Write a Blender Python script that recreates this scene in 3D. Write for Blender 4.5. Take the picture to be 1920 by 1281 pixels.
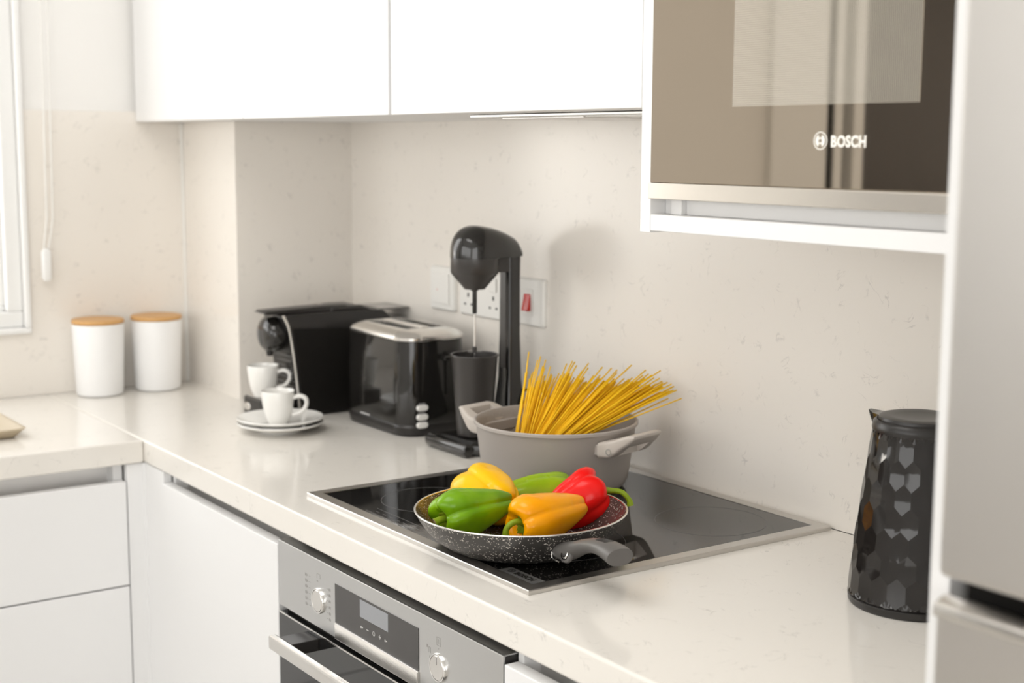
import bpy, bmesh, math, random
from mathutils import Vector, Matrix
random.seed(7)
for o in list(bpy.data.objects): bpy.data.objects.remove(o)
scene = bpy.context.scene
COL = scene.collection
H = 0.9            # worktop height above the floor; everything below is laid out relative to the worktop

# ------------------------------------------------------------------ camera
cam_d = bpy.data.cameras.new('camera'); cam = bpy.data.objects.new('camera', cam_d); COL.objects.link(cam)
Rr = Vector((0.57166268, 0.8204753, 0.00469677)); Ru = Vector((-0.11571339, 0.07495303, 0.99045063)); Rf = Vector((-0.81228825, 0.56674714, -0.13778783))
M = Matrix((( Rr.x, Ru.x, -Rf.x, 1.91673), (Rr.y, Ru.y, -Rf.y, -0.95659), (Rr.z, Ru.z, -Rf.z, 0.53497 + H), (0, 0, 0, 1)))
cam.matrix_world = M
cam_d.lens = 50.0; cam_d.sensor_width = 36.0; cam_d.sensor_fit = 'HORIZONTAL'; cam_d.clip_start = 0.02
cam_d.dof.use_dof = True; cam_d.dof.focus_distance = 1.85; cam_d.dof.aperture_fstop = 4.2
scene.camera = cam
# ------------------------------------------------------------------ sky, sun, exposure
world = bpy.data.worlds.new('world'); scene.world = world; world.use_nodes = True
bg = world.node_tree.nodes['Background']; bg.inputs[0].default_value = (1.0, 0.99, 0.97, 1); bg.inputs[1].default_value = 3.9
sun_d = bpy.data.lights.new('sun', 'SUN'); sun = bpy.data.objects.new('sun', sun_d); COL.objects.link(sun)
sun_d.energy = 0.10; sun_d.angle = math.radians(6); sun_d.color = (1.0, 0.93, 0.82)
sun.rotation_euler = Vector((0.82, 0.57, -0.008)).to_track_quat('-Z', 'Y').to_euler(); sun.location = (-3, -2, 1.6)
def portal(name, loc, direction, sx, sy):
    d = bpy.data.lights.new(name, 'AREA'); o = bpy.data.objects.new(name, d); COL.objects.link(o)
    d.shape = 'RECTANGLE'; d.size = sx; d.size_y = sy; d.cycles.is_portal = True
    o.location = loc; o.rotation_euler = Vector(direction).to_track_quat('-Z', 'Y').to_euler()
portal('daylight_portal_rear', (1.2, -4.25, 0.85 + H), (0, 1, 0), 4.4, 1.55)
portal('daylight_portal_right', (3.76, -2.35, 0.45 + H), (-1, 0, 0), 2.6, 2.0)  # sky light through the window added in the right wall
portal('daylight_portal_side', (-1.22, -0.62, 0.79 + H), (1, 0, 0), 1.05, 1.30)
vs = scene.view_settings; vs.view_transform = 'Standard'; vs.look = 'None'; vs.gamma = 1.0; vs.exposure = -0.04; vs.use_curve_mapping = False
scene.cycles.max_bounces = 8; scene.cycles.diffuse_bounces = 5; scene.cycles.use_denoising = True
scene.cycles.sample_clamp_indirect = 8.0

# ------------------------------------------------------------------ materials
def nodes_of(name):
    m = bpy.data.materials.new(name); m.use_nodes = True
    nt = m.node_tree; return m, nt, nt.nodes['Principled BSDF']
def mat(name, col, rough=0.5, metal=0.0, spec=0.5, coat=0.0, bump=None, var=None, sss=0.0, trans=0.0, emit=None):
    """bump=(scale,strength) fine relief; var=(scale,amount) slight colour drift so no surface is perfectly flat."""
    m, nt, b = nodes_of(name)
    b.inputs['Base Color'].default_value = (*col, 1); b.inputs['Roughness'].default_value = rough
    b.inputs['Metallic'].default_value = metal; b.inputs['Specular IOR Level'].default_value = spec
    b.inputs['Coat Weight'].default_value = coat; b.inputs['Coat Roughness'].default_value = 0.05
    b.inputs['Transmission Weight'].default_value = trans
    if sss: b.inputs['Subsurface Weight'].default_value = sss; b.inputs['Subsurface Radius'].default_value = (0.01, 0.006, 0.003); b.inputs['Subsurface Scale'].default_value = 0.5
    tc = nt.nodes.new('ShaderNodeTexCoord')
    if var:
        n = nt.nodes.new('ShaderNodeTexNoise'); n.inputs['Scale'].default_value = var[0]; n.inputs['Detail'].default_value = 3
        nt.links.new(tc.outputs['Object'], n.inputs['Vector'])
        mx = nt.nodes.new('ShaderNodeMix'); mx.data_type = 'RGBA'; a = var[1]
        mx.inputs[6].default_value = (*[c * (1 - a) for c in col], 1); mx.inputs[7].default_value = (*[min(1, c * (1 + a)) for c in col], 1)
        nt.links.new(n.outputs['Fac'], mx.inputs[0]); nt.links.new(mx.outputs[2], b.inputs['Base Color'])
    if bump:
        n = nt.nodes.new('ShaderNodeTexNoise'); n.inputs['Scale'].default_value = bump[0]
        nt.links.new(tc.outputs['Object'], n.inputs['Vector'])
        bp = nt.nodes.new('ShaderNodeBump'); bp.inputs['Strength'].default_value = bump[1]; bp.inputs['Distance'].default_value = 0.001
        nt.links.new(n.outputs['Fac'], bp.inputs['Height']); nt.links.new(bp.outputs['Normal'], b.inputs['Normal'])
    return m
def stone(name, rough, base=(0.80, 0.77, 0.72)):
    """pale quartz with sparse broken grey veins"""
    m, nt, b = nodes_of(name); N = nt.nodes.new; L = nt.links.new
    b.inputs['Roughness'].default_value = rough; b.inputs['Specular IOR Level'].default_value = 0.5
    tc = N('ShaderNodeTexCoord')
    n1 = N('ShaderNodeTexNoise'); n1.inputs['Scale'].default_value = 20; n1.inputs['Detail'].default_value = 5; n1.inputs['Distortion'].default_value = 1.6
    n2 = N('ShaderNodeTexNoise'); n2.inputs['Scale'].default_value = 34; n2.inputs['Detail'].default_value = 4
    n3 = N('ShaderNodeTexNoise'); n3.inputs['Scale'].default_value = 4; n3.inputs['Detail'].default_value = 2
    for n in (n1, n2, n3): L(tc.outputs['Object'], n.inputs['Vector'])
    r1 = N('ShaderNodeValToRGB'); e = r1.color_ramp.elements
    e[0].position = 0.482; e[0].color = (0, 0, 0, 1); e[1].position = 0.5; e[1].color = (1, 1, 1, 1); x = e.new(0.518); x.color = (0, 0, 0, 1)
    r2 = N('ShaderNodeValToRGB'); e = r2.color_ramp.elements
    e[0].position = 0.54; e[0].color = (0, 0, 0, 1); e[1].position = 0.66; e[1].color = (1, 1, 1, 1)
    L(n1.outputs['Fac'], r1.inputs[0]); L(n2.outputs['Fac'], r2.inputs[0])
    mul = N('ShaderNodeMath'); mul.operation = 'MULTIPLY'; L(r1.outputs[0], mul.inputs[0]); L(r2.outputs[0], mul.inputs[1])
    m2 = N('ShaderNodeMath'); m2.operation = 'MULTIPLY'; m2.inputs[1].default_value = 0.42; L(mul.outputs[0], m2.inputs[0])
    a = N('ShaderNodeMix'); a.data_type = 'RGBA'; a.inputs[6].default_value = (*[c * 0.965 for c in base], 1); a.inputs[7].default_value = (*[min(1, c * 1.02) for c in base], 1)
    L(n3.outputs['Fac'], a.inputs[0])
    c = N('ShaderNodeMix'); c.data_type = 'RGBA'; c.inputs[7].default_value = (0.38, 0.365, 0.35, 1)
    L(m2.outputs[0], c.inputs[0]); L(a.outputs[2], c.inputs[6]); L(c.outputs[2], b.inputs['Base Color'])
    return m
def steel(name, col=(0.64, 0.62, 0.59), rough=0.28, axis=0):
    """brushed steel; fine streaks run along the given axis"""
    m, nt, b = nodes_of(name); N = nt.nodes.new; L = nt.links.new
    b.inputs['Base Color'].default_value = (*col, 1); b.inputs['Metallic'].default_value = 1.0; b.inputs['Roughness'].default_value = rough
    tc = N('ShaderNodeTexCoord'); mp = N('ShaderNodeMapping'); s = [900, 900, 900]; s[axis] = 6; mp.inputs['Scale'].default_value = s
    n = N('ShaderNodeTexNoise'); n.inputs['Scale'].default_value = 1; L(tc.outputs['Object'], mp.inputs[0]); L(mp.outputs[0], n.inputs['Vector'])
    bp = N('ShaderNodeBump'); bp.inputs['Strength'].default_value = 0.06; bp.inputs['Distance'].default_value = 0.0005
    L(n.outputs['Fac'], bp.inputs['Height']); L(bp.outputs['Normal'], b.inputs['Normal'])
    return m
def speckle(name, base, dot, scale, size, rough=0.35):
    """dark non-stick coating with scattered light specks"""
    m, nt, b = nodes_of(name); N = nt.nodes.new; L = nt.links.new
    b.inputs['Roughness'].default_value = rough
    tc = N('ShaderNodeTexCoord'); out = None
    for sc, sz, th in ((scale, size, 0.68), (scale * 0.55, size * 0.85, 0.74)):
        v = N('ShaderNodeTexVoronoi'); v.inputs['Scale'].default_value = sc; v.inputs['Randomness'].default_value = 1.0
        d = N('ShaderNodeTexNoise'); d.inputs['Scale'].default_value = sc * 0.9
        ad = N('ShaderNodeVectorMath'); ad.operation = 'MULTIPLY_ADD'; ad.inputs[1].default_value = (0.5 / sc, 0.5 / sc, 0.5 / sc)
        L(tc.outputs['Object'], d.inputs['Vector']); L(d.outputs['Color'], ad.inputs[0]); L(tc.outputs['Object'], ad.inputs[2]); L(ad.outputs[0], v.inputs['Vector'])
        lt = N('ShaderNodeMath'); lt.operation = 'LESS_THAN'; lt.inputs[1].default_value = sz; L(v.outputs['Distance'], lt.inputs[0])
        sp = N('ShaderNodeSeparateColor'); L(v.outputs['Color'], sp.inputs[0])
        gt = N('ShaderNodeMath'); gt.operation = 'GREATER_THAN'; gt.inputs[1].default_value = th; L(sp.outputs[0], gt.inputs[0])
        mu = N('ShaderNodeMath'); mu.operation = 'MULTIPLY'; L(lt.outputs[0], mu.inputs[0]); L(gt.outputs[0], mu.inputs[1])
        if out is None: out = mu
        else:
            mm = N('ShaderNodeMath'); mm.operation = 'MAXIMUM'; L(out.outputs[0], mm.inputs[0]); L(mu.outputs[0], mm.inputs[1]); out = mm
    c = N('ShaderNodeMix'); c.data_type = 'RGBA'; c.inputs[6].default_value = (*base, 1); c.inputs[7].default_value = (*dot, 1)
    L(out.outputs[0], c.inputs[0]); L(c.outputs[2], b.inputs['Base Color'])
    return m
def clear_glass(name, refl=0.08):
    m, nt, b = nodes_of(name); nt.nodes.remove(b); N = nt.nodes.new; L = nt.links.new
    t = N('ShaderNodeBsdfTransparent'); g = N('ShaderNodeBsdfGlossy'); g.inputs['Roughness'].default_value = 0.0
    x = N('ShaderNodeMixShader'); x.inputs[0].default_value = refl; L(t.outputs[0], x.inputs[1]); L(g.outputs[0], x.inputs[2]); L(x.outputs[0], nt.nodes['Material Output'].inputs[0])
    return m
def dot_mesh_mat(name):
    """tinted mirror glass with the light perforated screen showing through"""
    m, nt, b = nodes_of(name); N = nt.nodes.new; L = nt.links.new
    b.inputs['Base Color'].default_value = (0.40, 0.365, 0.325, 1); b.inputs['Metallic'].default_value = 1; b.inputs['Roughness'].default_value = 0.03
    d = N('ShaderNodeBsdfDiffuse'); d.inputs[0].default_value = (0.80, 0.74, 0.62, 1)
    tc = N('ShaderNodeTexCoord'); mp = N('ShaderNodeMapping'); mp.inputs['Rotation'].default_value = (math.radians(90), 0, 0); L(tc.outputs['Object'], mp.inputs[0])
    br = N('ShaderNodeTexVoronoi'); br.inputs['Scale'].default_value = 420; br.inputs['Randomness'].default_value = 0.0; br.voronoi_dimensions = '2D'; L(mp.outputs[0], br.inputs['Vector'])
    lt = N('ShaderNodeMath'); lt.operation = 'LESS_THAN'; lt.inputs[1].default_value = 0.33; L(br.outputs['Distance'], lt.inputs[0])
    mr = N('ShaderNodeMapRange'); mr.inputs[3].default_value = 0.34; mr.inputs[4].default_value = 0.08; L(lt.outputs[0], mr.inputs[0])
    x = N('ShaderNodeMixShader'); L(mr.outputs[0], x.inputs[0]); L(b.outputs[0], x.inputs[1]); L(d.outputs[0], x.inputs[2]); L(x.outputs[0], nt.nodes['Material Output'].inputs[0])
    return m
MT = {}
MT['stone_top'] = stone('quartz_worktop', 0.13)
MT['stone_wall'] = stone('quartz_backsplash', 0.24, (0.83, 0.79, 0.735))
MT['paint'] = mat('white_wall_paint', (0.86, 0.85, 0.83), 0.7, bump=(120, 0.05), var=(3, 0.01))
MT['lacquer'] = mat('white_lacquer', (0.82, 0.82, 0.82), 0.32, var=(2, 0.008))
MT['carcass'] = mat('white_melamine', (0.80, 0.80, 0.80), 0.45, var=(2, 0.01))
MT['alu'] = steel('anodised_aluminium', (0.86, 0.85, 0.84), 0.5, 0)
MT['steel'] = steel('brushed_steel', (0.64, 0.64, 0.635), 0.32, 0)
MT['steel_v'] = steel('brushed_steel_fridge', (0.62, 0.60, 0.575), 0.34, 0)
MT['steel_y'] = steel('brushed_steel_frame', (0.62, 0.60, 0.57), 0.3, 1)
MT['chrome'] = mat('chrome', (0.85, 0.84, 0.82), 0.08, 1.0)
MT['satin'] = mat('satin_silver', (0.78, 0.76, 0.73), 0.22, 1.0)
MT['blk'] = mat('black_gloss_plastic', (0.012, 0.011, 0.010), 0.09, coat=0.4)
MT['blk_satin'] = mat('black_satin_plastic', (0.02, 0.018, 0.017), 0.33, bump=(500, 0.05))
MT['blk_matte'] = mat('black_matte_plastic', (0.008, 0.007, 0.006), 0.55, spec=0.15)
MT['charcoal'] = mat('charcoal_satin', (0.042, 0.038, 0.036), 0.3)
MT['smoke'] = mat('smoked_plastic', (0.20, 0.19, 0.18), 0.15)
MT['hobglass'] = mat('black_ceramic_glass', (0.006, 0.0055, 0.005), 0.035, spec=0.75)
MT['ovenglass'] = mat('black_oven_glass', (0.010, 0.010, 0.010), 0.04, spec=0.9)
MT['disp'] = mat('display_glass', (0.055, 0.052, 0.05), 0.08)
MT['lcd'] = mat('grey_display', (0.30, 0.31, 0.33), 0.25)
MT['mark'] = mat('grey_print', (0.30, 0.29, 0.28), 0.5)
MT['markw'] = mat('pale_print', (0.62, 0.61, 0.6), 0.5)
MT['markhob'] = mat('hob_print', (0.16, 0.155, 0.15), 0.4)
MT['white_print'] = mat('white_print', (0.92, 0.90, 0.84), 0.4)
MT['mwglass'] = mat('tinted_mirror_glass', (0.38, 0.325, 0.262), 0.02, 1.0)
MT['mwmesh'] = dot_mesh_mat('perforated_window')
MT['pan'] = speckle('speckled_pan', (0.040, 0.037, 0.034), (0.55, 0.51, 0.46), 420, 0.34)
MT['pan_in'] = speckle('speckled_pan_inside', (0.055, 0.050, 0.045), (0.60, 0.57, 0.52), 420, 0.30, 0.18)
MT['rim'] = mat('polished_aluminium_rim', (0.86, 0.84, 0.82), 0.25, 1.0)
MT['panhandle'] = mat('grey_soft_handle', (0.115, 0.108, 0.102), 0.38, bump=(900, 0.04))
MT['pot'] = mat('warm_grey_enamel', (0.40, 0.365, 0.335), 0.42, bump=(700, 0.05), var=(8, 0.02))
MT['pot_in'] = speckle('pot_inside', (0.36, 0.33, 0.30), (0.50, 0.47, 0.44), 500, 0.25, 0.4)
MT['pothandle'] = mat('beige_grey_handle', (0.52, 0.475, 0.43), 0.5, bump=(900, 0.05))
MT['pasta'] = mat('dry_spaghetti', (1.0, 0.58, 0.012), 0.5, spec=0.25, var=(14, 0.08))
MT['porcelain'] = mat('white_porcelain', (0.84, 0.83, 0.80), 0.12, coat=0.3)
MT['ceramic'] = mat('white_ceramic_canister', (0.88, 0.88, 0.88), 0.35)
MT['bamboo'] = None
MT['white_plastic'] = mat('white_switch_plastic', (0.84, 0.83, 0.80), 0.25)
MT['red_plastic'] = mat('red_rocker', (0.62, 0.03, 0.02), 0.25)
MT['upvc'] = mat('white_upvc', (0.84, 0.84, 0.83), 0.3)
MT['traymat'] = mat('beige_tray', (0.50, 0.42, 0.30), 0.35, var=(6, 0.05))
MT['floor'] = mat('pale_floor_tile', (0.55, 0.52, 0.48), 0.35, var=(1.5, 0.05))
MT['door_dark'] = mat('dark_stained_wood', (0.045, 0.036, 0.030), 0.4, var=(5, 0.2))
MT['greywall'] = mat('beige_wall_paint', (0.62, 0.56, 0.47), 0.7, var=(2, 0.02))
MT['glass'] = clear_glass('window_glass')
def wood(name, c0, c1):
    m, nt, b = nodes_of(name); N = nt.nodes.new; L = nt.links.new
    tc = N('ShaderNodeTexCoord'); mp = N('ShaderNodeMapping'); mp.inputs['Scale'].default_value = (160, 12, 12); L(tc.outputs['Object'], mp.inputs[0])
    n = N('ShaderNodeTexNoise'); n.inputs['Scale'].default_value = 1; n.inputs['Detail'].default_value = 4; L(mp.outputs[0], n.inputs['Vector'])
    x = N('ShaderNodeMix'); x.data_type = 'RGBA'; x.inputs[6].default_value = (*c0, 1); x.inputs[7].default_value = (*c1, 1); L(n.outputs['Fac'], x.inputs[0]); L(x.outputs[2], b.inputs['Base Color'])
    b.inputs['Roughness'].default_value = 0.45
    return m
MT['bamboo'] = wood('bamboo', (0.56, 0.30, 0.10), (0.68, 0.40, 0.16))
def pepper_mat(name, c, dark, rough=0.2, streak=0.5):
    m, nt, b = nodes_of(name); N = nt.nodes.new; L = nt.links.new
    tc = N('ShaderNodeTexCoord'); n = N('ShaderNodeTexNoise'); n.inputs['Scale'].default_value = 22; n.inputs['Detail'].default_value = 2; L(tc.outputs['Object'], n.inputs['Vector'])
    r = N('ShaderNodeValToRGB'); r.color_ramp.elements[0].position = 0.42; r.color_ramp.elements[1].position = 0.68; L(n.outputs['Fac'], r.inputs[0])
    mu = N('ShaderNodeMath'); mu.operation = 'MULTIPLY'; mu.inputs[1].default_value = streak; L(r.outputs[0], mu.inputs[0])
    x = N('ShaderNodeMix'); x.data_type = 'RGBA'; x.inputs[6].default_value = (*c, 1); x.inputs[7].default_value = (*dark, 1); L(mu.outputs[0], x.inputs[0]); L(x.outputs[2], b.inputs['Base Color'])
    b.inputs['Roughness'].default_value = rough; b.inputs['Specular IOR Level'].default_value = 0.28; b.inputs['Coat Weight'].default_value = 0.05; b.inputs['Coat Roughness'].default_value = 0.1
    b.inputs['Subsurface Weight'].default_value = 0.12; b.inputs['Subsurface Radius'].default_value = (0.01, 0.006, 0.002); b.inputs['Subsurface Scale'].default_value = 0.4
    return m
MT['p_green'] = pepper_mat('green_pepper_skin', (0.21, 0.41, 0.004), (0.07, 0.22, 0.003))
MT['p_lime'] = pepper_mat('light_green_pepper_skin', (0.30, 0.46, 0.006), (0.20, 0.37, 0.004))
MT['p_yellow'] = pepper_mat('yellow_pepper_skin', (1.0, 0.55, 0.0), (1.0, 0.48, 0.0), streak=0.4)
MT['p_orange'] = pepper_mat('orange_pepper_skin', (1.0, 0.40, 0.0), (1.0, 0.33, 0.0), streak=0.4)
MT['p_red'] = pepper_mat('red_pepper_skin', (0.86, 0.008, 0.006), (0.72, 0.005, 0.004))
MT['stem'] = pepper_mat('pepper_stem', (0.26, 0.36, 0.012), (0.14, 0.24, 0.01), 0.45)
MT['stemcut'] = mat('cut_stem', (0.55, 0.42, 0.22), 0.7, bump=(400, 0.4))

# ------------------------------------------------------------------ mesh helpers
def link(name, me, m=None, parent=None, smooth=False, loc=None):
    o = bpy.data.objects.new(name, me); COL.objects.link(o)
    if m is not None:
        mm = MT[m] if isinstance(m, str) else m
        if not me.materials: me.materials.append(mm)
    if smooth:
        for f in me.polygons: f.use_smooth = True
    if parent is not None: o.parent = parent
    if loc is not None: o.location = loc
    return o
def to_mesh(bm, name='m'):
    bmesh.ops.recalc_face_normals(bm, faces=bm.faces[:])
    me = bpy.data.meshes.new(name); bm.to_mesh(me); bm.free(); return me
def add_box(bm, x0, x1, y0, y1, z0, z1, bev=0.0, seg=2):
    r = bmesh.ops.create_cube(bm, size=1.0)
    vs_ = r['verts']
    for v in vs_:
        v.co.x = x0 + (v.co.x + 0.5) * (x1 - x0); v.co.y = y0 + (v.co.y + 0.5) * (y1 - y0); v.co.z = z0 + (v.co.z + 0.5) * (z1 - z0)
    if bev > 0:
        es = {e for v in vs_ for e in v.link_edges}
        bmesh.ops.bevel(bm, geom=list(es), offset=bev, segments=seg, affect='EDGES', profile=0.5)
    return bm
def box(name, m, parent, x0, x1, y0, y1, z0, z1, bev=0.0015, seg=2):
    bm = bmesh.new(); add_box(bm, x0, x1, y0, y1, z0, z1, bev, seg)
    return link(name, to_mesh(bm, name), m, parent)
def boxes(name, m, parent, lst, bev=0.0):
    bm = bmesh.new()
    for b in lst: add_box(bm, *b, bev)
    return link(name, to_mesh(bm, name), m, parent)
def loft_mesh(rings, cap0=True, cap1=True, closed=True):
    """rings: list of equally long lists of points"""
    bm = bmesh.new(); vv = [[bm.verts.new(p) for p in r] for r in rings]; n = len(rings[0])
    for a, b in zip(vv[:-1], vv[1:]):
        for i in range(n if closed else n - 1):
            j = (i + 1) % n
            try: bm.faces.new((a[i], a[j], b[j], b[i]))
            except ValueError: pass
    if cap0: bm.faces.new(list(reversed(vv[0])))
    if cap1: bm.faces.new(vv[-1])
    return bm
def lathe(prof, n=64):
    """prof: (r, z) pairs; r == 0 closes the end"""
    bm = bmesh.new(); prev = None
    for r, z in prof:
        cur = [bm.verts.new((0, 0, z))] if r <= 1e-7 else [bm.verts.new((r * math.cos(2 * math.pi * i / n), r * math.sin(2 * math.pi * i / n), z)) for i in range(n)]
        if prev is not None:
            for i in range(n):
                j = (i + 1) % n
                if len(prev) == 1 and len(cur) == 1: continue
                if len(prev) == 1: bm.faces.new((prev[0], cur[j], cur[i]))
                elif len(cur) == 1: bm.faces.new((prev[i], prev[j], cur[0]))
                else: bm.faces.new((prev[i], prev[j], cur[j], cur[i]))
        prev = cur
    return bm
def lathe_obj(name, m, parent, prof, n=64, loc=None, auto=35):
    o = link(name, to_mesh(lathe(prof, n), name), m, parent, smooth=True, loc=loc)
    o.data.set_sharp_from_angle(angle=math.radians(auto)); return o
def tube(path, rad, n=10, caps=True):
    """path of Vectors, rad number or list"""
    P = [Vector(p) for p in path]; rings = []
    up = Vector((0, 0, 1)); t0 = (P[1] - P[0]).normalized()
    if abs(t0.dot(up)) > 0.9: up = Vector((1, 0, 0))
    nrm = (up - t0 * up.dot(t0)).normalized()
    for i, p in enumerate(P):
        t = (P[min(i + 1, len(P) - 1)] - P[max(i - 1, 0)]).normalized()
        nrm = (nrm - t * nrm.dot(t)).normalized(); bn = t.cross(nrm)
        r = rad[i] if isinstance(rad, (list, tuple)) else rad
        rings.append([p + (nrm * math.cos(2 * math.pi * k / n) + bn * math.sin(2 * math.pi * k / n)) * r for k in range(n)])
    return loft_mesh(rings, caps, caps)
def tube_obj(name, m, parent, path, rad, n=10):
    o = link(name, to_mesh(tube(path, rad, n), name), m, parent, smooth=True); o.data.set_sharp_from_angle(angle=math.radians(50)); return o
def bez(pts, n=12):
    """Catmull-Rom through the points"""
    P = [Vector(p) for p in pts]; P = [P[0] * 2 - P[1]] + P + [P[-1] * 2 - P[-2]]; out = []
    for i in range(1, len(P) - 2):
        for k in range(n):
            t = k / n; a, b, c, d = P[i - 1:i + 3]
            out.append(0.5 * ((2 * b) + (c - a) * t + (2 * a - 5 * b + 4 * c - d) * t * t + (3 * b - a - 3 * c + d) * t ** 3))
    out.append(P[-2]); return out
def rrect(x0, x1, y0, y1, r, z, n=8):
    pts = []
    for cx, cy, a0 in ((x1 - r, y1 - r, 0), (x0 + r, y1 - r, 90), (x0 + r, y0 + r, 180), (x1 - r, y0 + r, 270)):
        for k in range(n + 1):
            a = math.radians(a0 + 90 * k / n); pts.append((cx + r * math.cos(a), cy + r * math.sin(a), z))
    return pts
def smooth_link(name, bm, m, parent, ang=40):
    o = link(name, to_mesh(bm, name), m, parent, smooth=True); o.data.set_sharp_from_angle(angle=math.radians(ang)); return o
def prism_x(name, m, parent, poly, x0, x1, bev=0.0):
    """outline in (y, z) pushed along x"""
    bm = bmesh.new(); a = [bm.verts.new((x0, y, z)) for y, z in poly]; b = [bm.verts.new((x1, y, z)) for y, z in poly]; n = len(poly)
    bm.faces.new(a); bm.faces.new(list(reversed(b)))
    for i in range(n): bm.faces.new((a[i], b[i], b[(i + 1) % n], a[(i + 1) % n]))
    bmesh.ops.recalc_face_normals(bm, faces=bm.faces[:])
    if bev: bmesh.ops.bevel(bm, geom=[e for e in bm.edges if e.calc_face_angle(0) > 0.6], offset=bev, segments=3, affect='EDGES', profile=0.5, clamp_overlap=True)
    return smooth_link(name, bm, m, parent, 35)
def cut(o, cutters):
    """real holes: boolean difference baked into the mesh"""
    for c in cutters:
        md = o.modifiers.new('b', 'BOOLEAN'); md.object = c; md.operation = 'DIFFERENCE'; md.solver = 'EXACT'
    bpy.context.view_layer.update(); dg = bpy.context.evaluated_depsgraph_get()
    me = bpy.data.meshes.new_from_object(o.evaluated_get(dg)); old = o.data; o.modifiers.clear(); o.data = me; bpy.data.meshes.remove(old)
    for c in cutters:
        d = c.data; bpy.data.objects.remove(c); bpy.data.meshes.remove(d)
    return o
def text_obj(name, m, parent, body, size, mw, bold=0.0, depth=0.0004, sx=1.0):
    cu = bpy.data.curves.new(name, 'FONT'); cu.body = body; cu.size = size; cu.align_x = 'LEFT'; cu.align_y = 'BOTTOM_BASELINE'; cu.offset = bold; cu.extrude = depth; cu.resolution_u = 3; cu.space_character = 1.07
    t = bpy.data.objects.new('tmp', cu); COL.objects.link(t); bpy.context.view_layer.update()
    me = bpy.data.meshes.new_from_object(t.evaluated_get(bpy.context.evaluated_depsgraph_get())); bpy.data.objects.remove(t); bpy.data.curves.remove(cu)
    me.transform(mw @ Matrix.Diagonal((sx, 1, 1, 1))); me.materials.clear()
    return link(name, me, m, parent)
FRONT = Matrix(((1, 0, 0, 0), (0, 0, -1, 0), (0, 1, 0, 0), (0, 0, 0, 1)))      # text standing up, read from -y
def tag(o, label, cat, group=None):
    o['label'] = label; o['category'] = cat
    if group: o['group'] = group
    return o
def thing(name, label, cat, loc=(0, 0, 0), rotz=0.0, group=None):
    o = bpy.data.objects.new(name, None); COL.objects.link(o); o.empty_display_size = 0.05
    o.location = loc; o.rotation_euler = (0, 0, rotz); return tag(o, label, cat, group)
def struct(o): o['kind'] = 'structure'; return o
def ring_tube(r, tr, z=0, n=96, k=8):
    bm = bmesh.new(); V = [[bm.verts.new(((r + tr * math.cos(2 * math.pi * b / k)) * math.cos(2 * math.pi * a / n), (r + tr * math.cos(2 * math.pi * b / k)) * math.sin(2 * math.pi * a / n), z + tr * math.sin(2 * math.pi * b / k))) for b in range(k)] for a in range(n)]
    for a in range(n):
        for b in range(k): bm.faces.new((V[a][b], V[(a + 1) % n][b], V[(a + 1) % n][(b + 1) % k], V[a][(b + 1) % k]))
    return bm
def flat_ring(r, w, z, n=96, h=0.0002):
    return lathe([(r - w, z), (r, z), (r, z + h), (r - w, z + h), (r - w, z)], n)

# ================================================================== the room
XL, YB, XR, YR, ZF, ZC = -1.105, 0.53, 3.7, -4.2, -H, 1.75
struct(box('floor', 'floor', None, XL - 0.2, XR + 0.2, YR - 0.2, YB + 0.2, ZF - 0.1, ZF, 0))
struct(box('ceiling', 'paint', None, XL - 0.2, XR + 0.2, YR - 0.2, YB + 0.2, ZC, ZC + 0.1, 0))
wall_back = struct(box('wall_back', 'paint', None, XL - 0.2, XR + 0.2, YB + 0.012, YB + 0.2, ZF, ZC, 0))
box('backsplash_panel', 'stone_wall', wall_back, -0.825, 1.222, YB, YB + 0.012, -0.0, 0.60, 0)
WY0, WY1, WZ0, WZ1 = -1.16, -0.087, 0.135, 1.45         # window opening in the left wall
DY0, DY1 = -2.96, -2.03                                    # doorway further along it
wall_left = struct(boxes('wall_left', 'paint', None, [
    (XL - 0.2, XL - 0.012, WY1, YB + 0.012, ZF, ZC), (XL - 0.2, XL - 0.012, WY0, WY1, ZF, WZ0), (XL - 0.2, XL - 0.012, WY0, WY1, WZ1, ZC),
    (XL - 0.2, XL - 0.012, DY1, WY0, ZF, ZC), (XL - 0.2, XL - 0.012, DY0, DY1, 1.2, ZC), (XL - 0.2, XL - 0.012, YR, DY0, ZF, ZC)]))
boxes('backsplash_panel', 'stone_wall', wall_left, [(XL - 0.012, XL, WY1, 0.2625, 0, 0.60), (XL - 0.012, XL, WY0, WY1, 0, WZ0), (XL - 0.012, XL, -1.3, WY0, 0, 0.60)])
wall_column = struct(box('wall_column', 'paint', None, XL - 0.01, -0.837, 0.2725, YB + 0.011, ZF, ZC, 0))
bm = bmesh.new(); pl = [(XL, 0.2605), (-0.825, 0.2605), (-0.825, YB), (-0.837, YB), (-0.837, 0.2725), (XL, 0.2725)]
va = [bm.verts.new((x, y, 0)) for x, y in pl]; vb = [bm.verts.new((x, y, 0.578)) for x, y in pl]; bm.faces.new(va); bm.faces.new(vb)
for k in range(6): bm.faces.new((va[k], va[(k + 1) % 6], vb[(k + 1) % 6], vb[k]))
link('backsplash_panel', to_mesh(bm), 'stone_wall', wall_column)
QY0, QY1, QZ0, QZ1 = -3.6, -1.1, -0.5, 1.4                # unseen glazed opening, added right of the camera for more side light
struct(boxes('wall_right', 'paint', None, [(XR, XR + 0.2, YR, QY0, ZF, ZC), (XR, XR + 0.2, QY1, YB + 0.012, ZF, ZC), (XR, XR + 0.2, QY0, QY1, ZF, QZ0), (XR, XR + 0.2, QY0, QY1, QZ1, ZC)]))
w3 = struct(bpy.data.objects.new('added_window_right', None)); COL.objects.link(w3)  # added window, lets fill light in from the right
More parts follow.
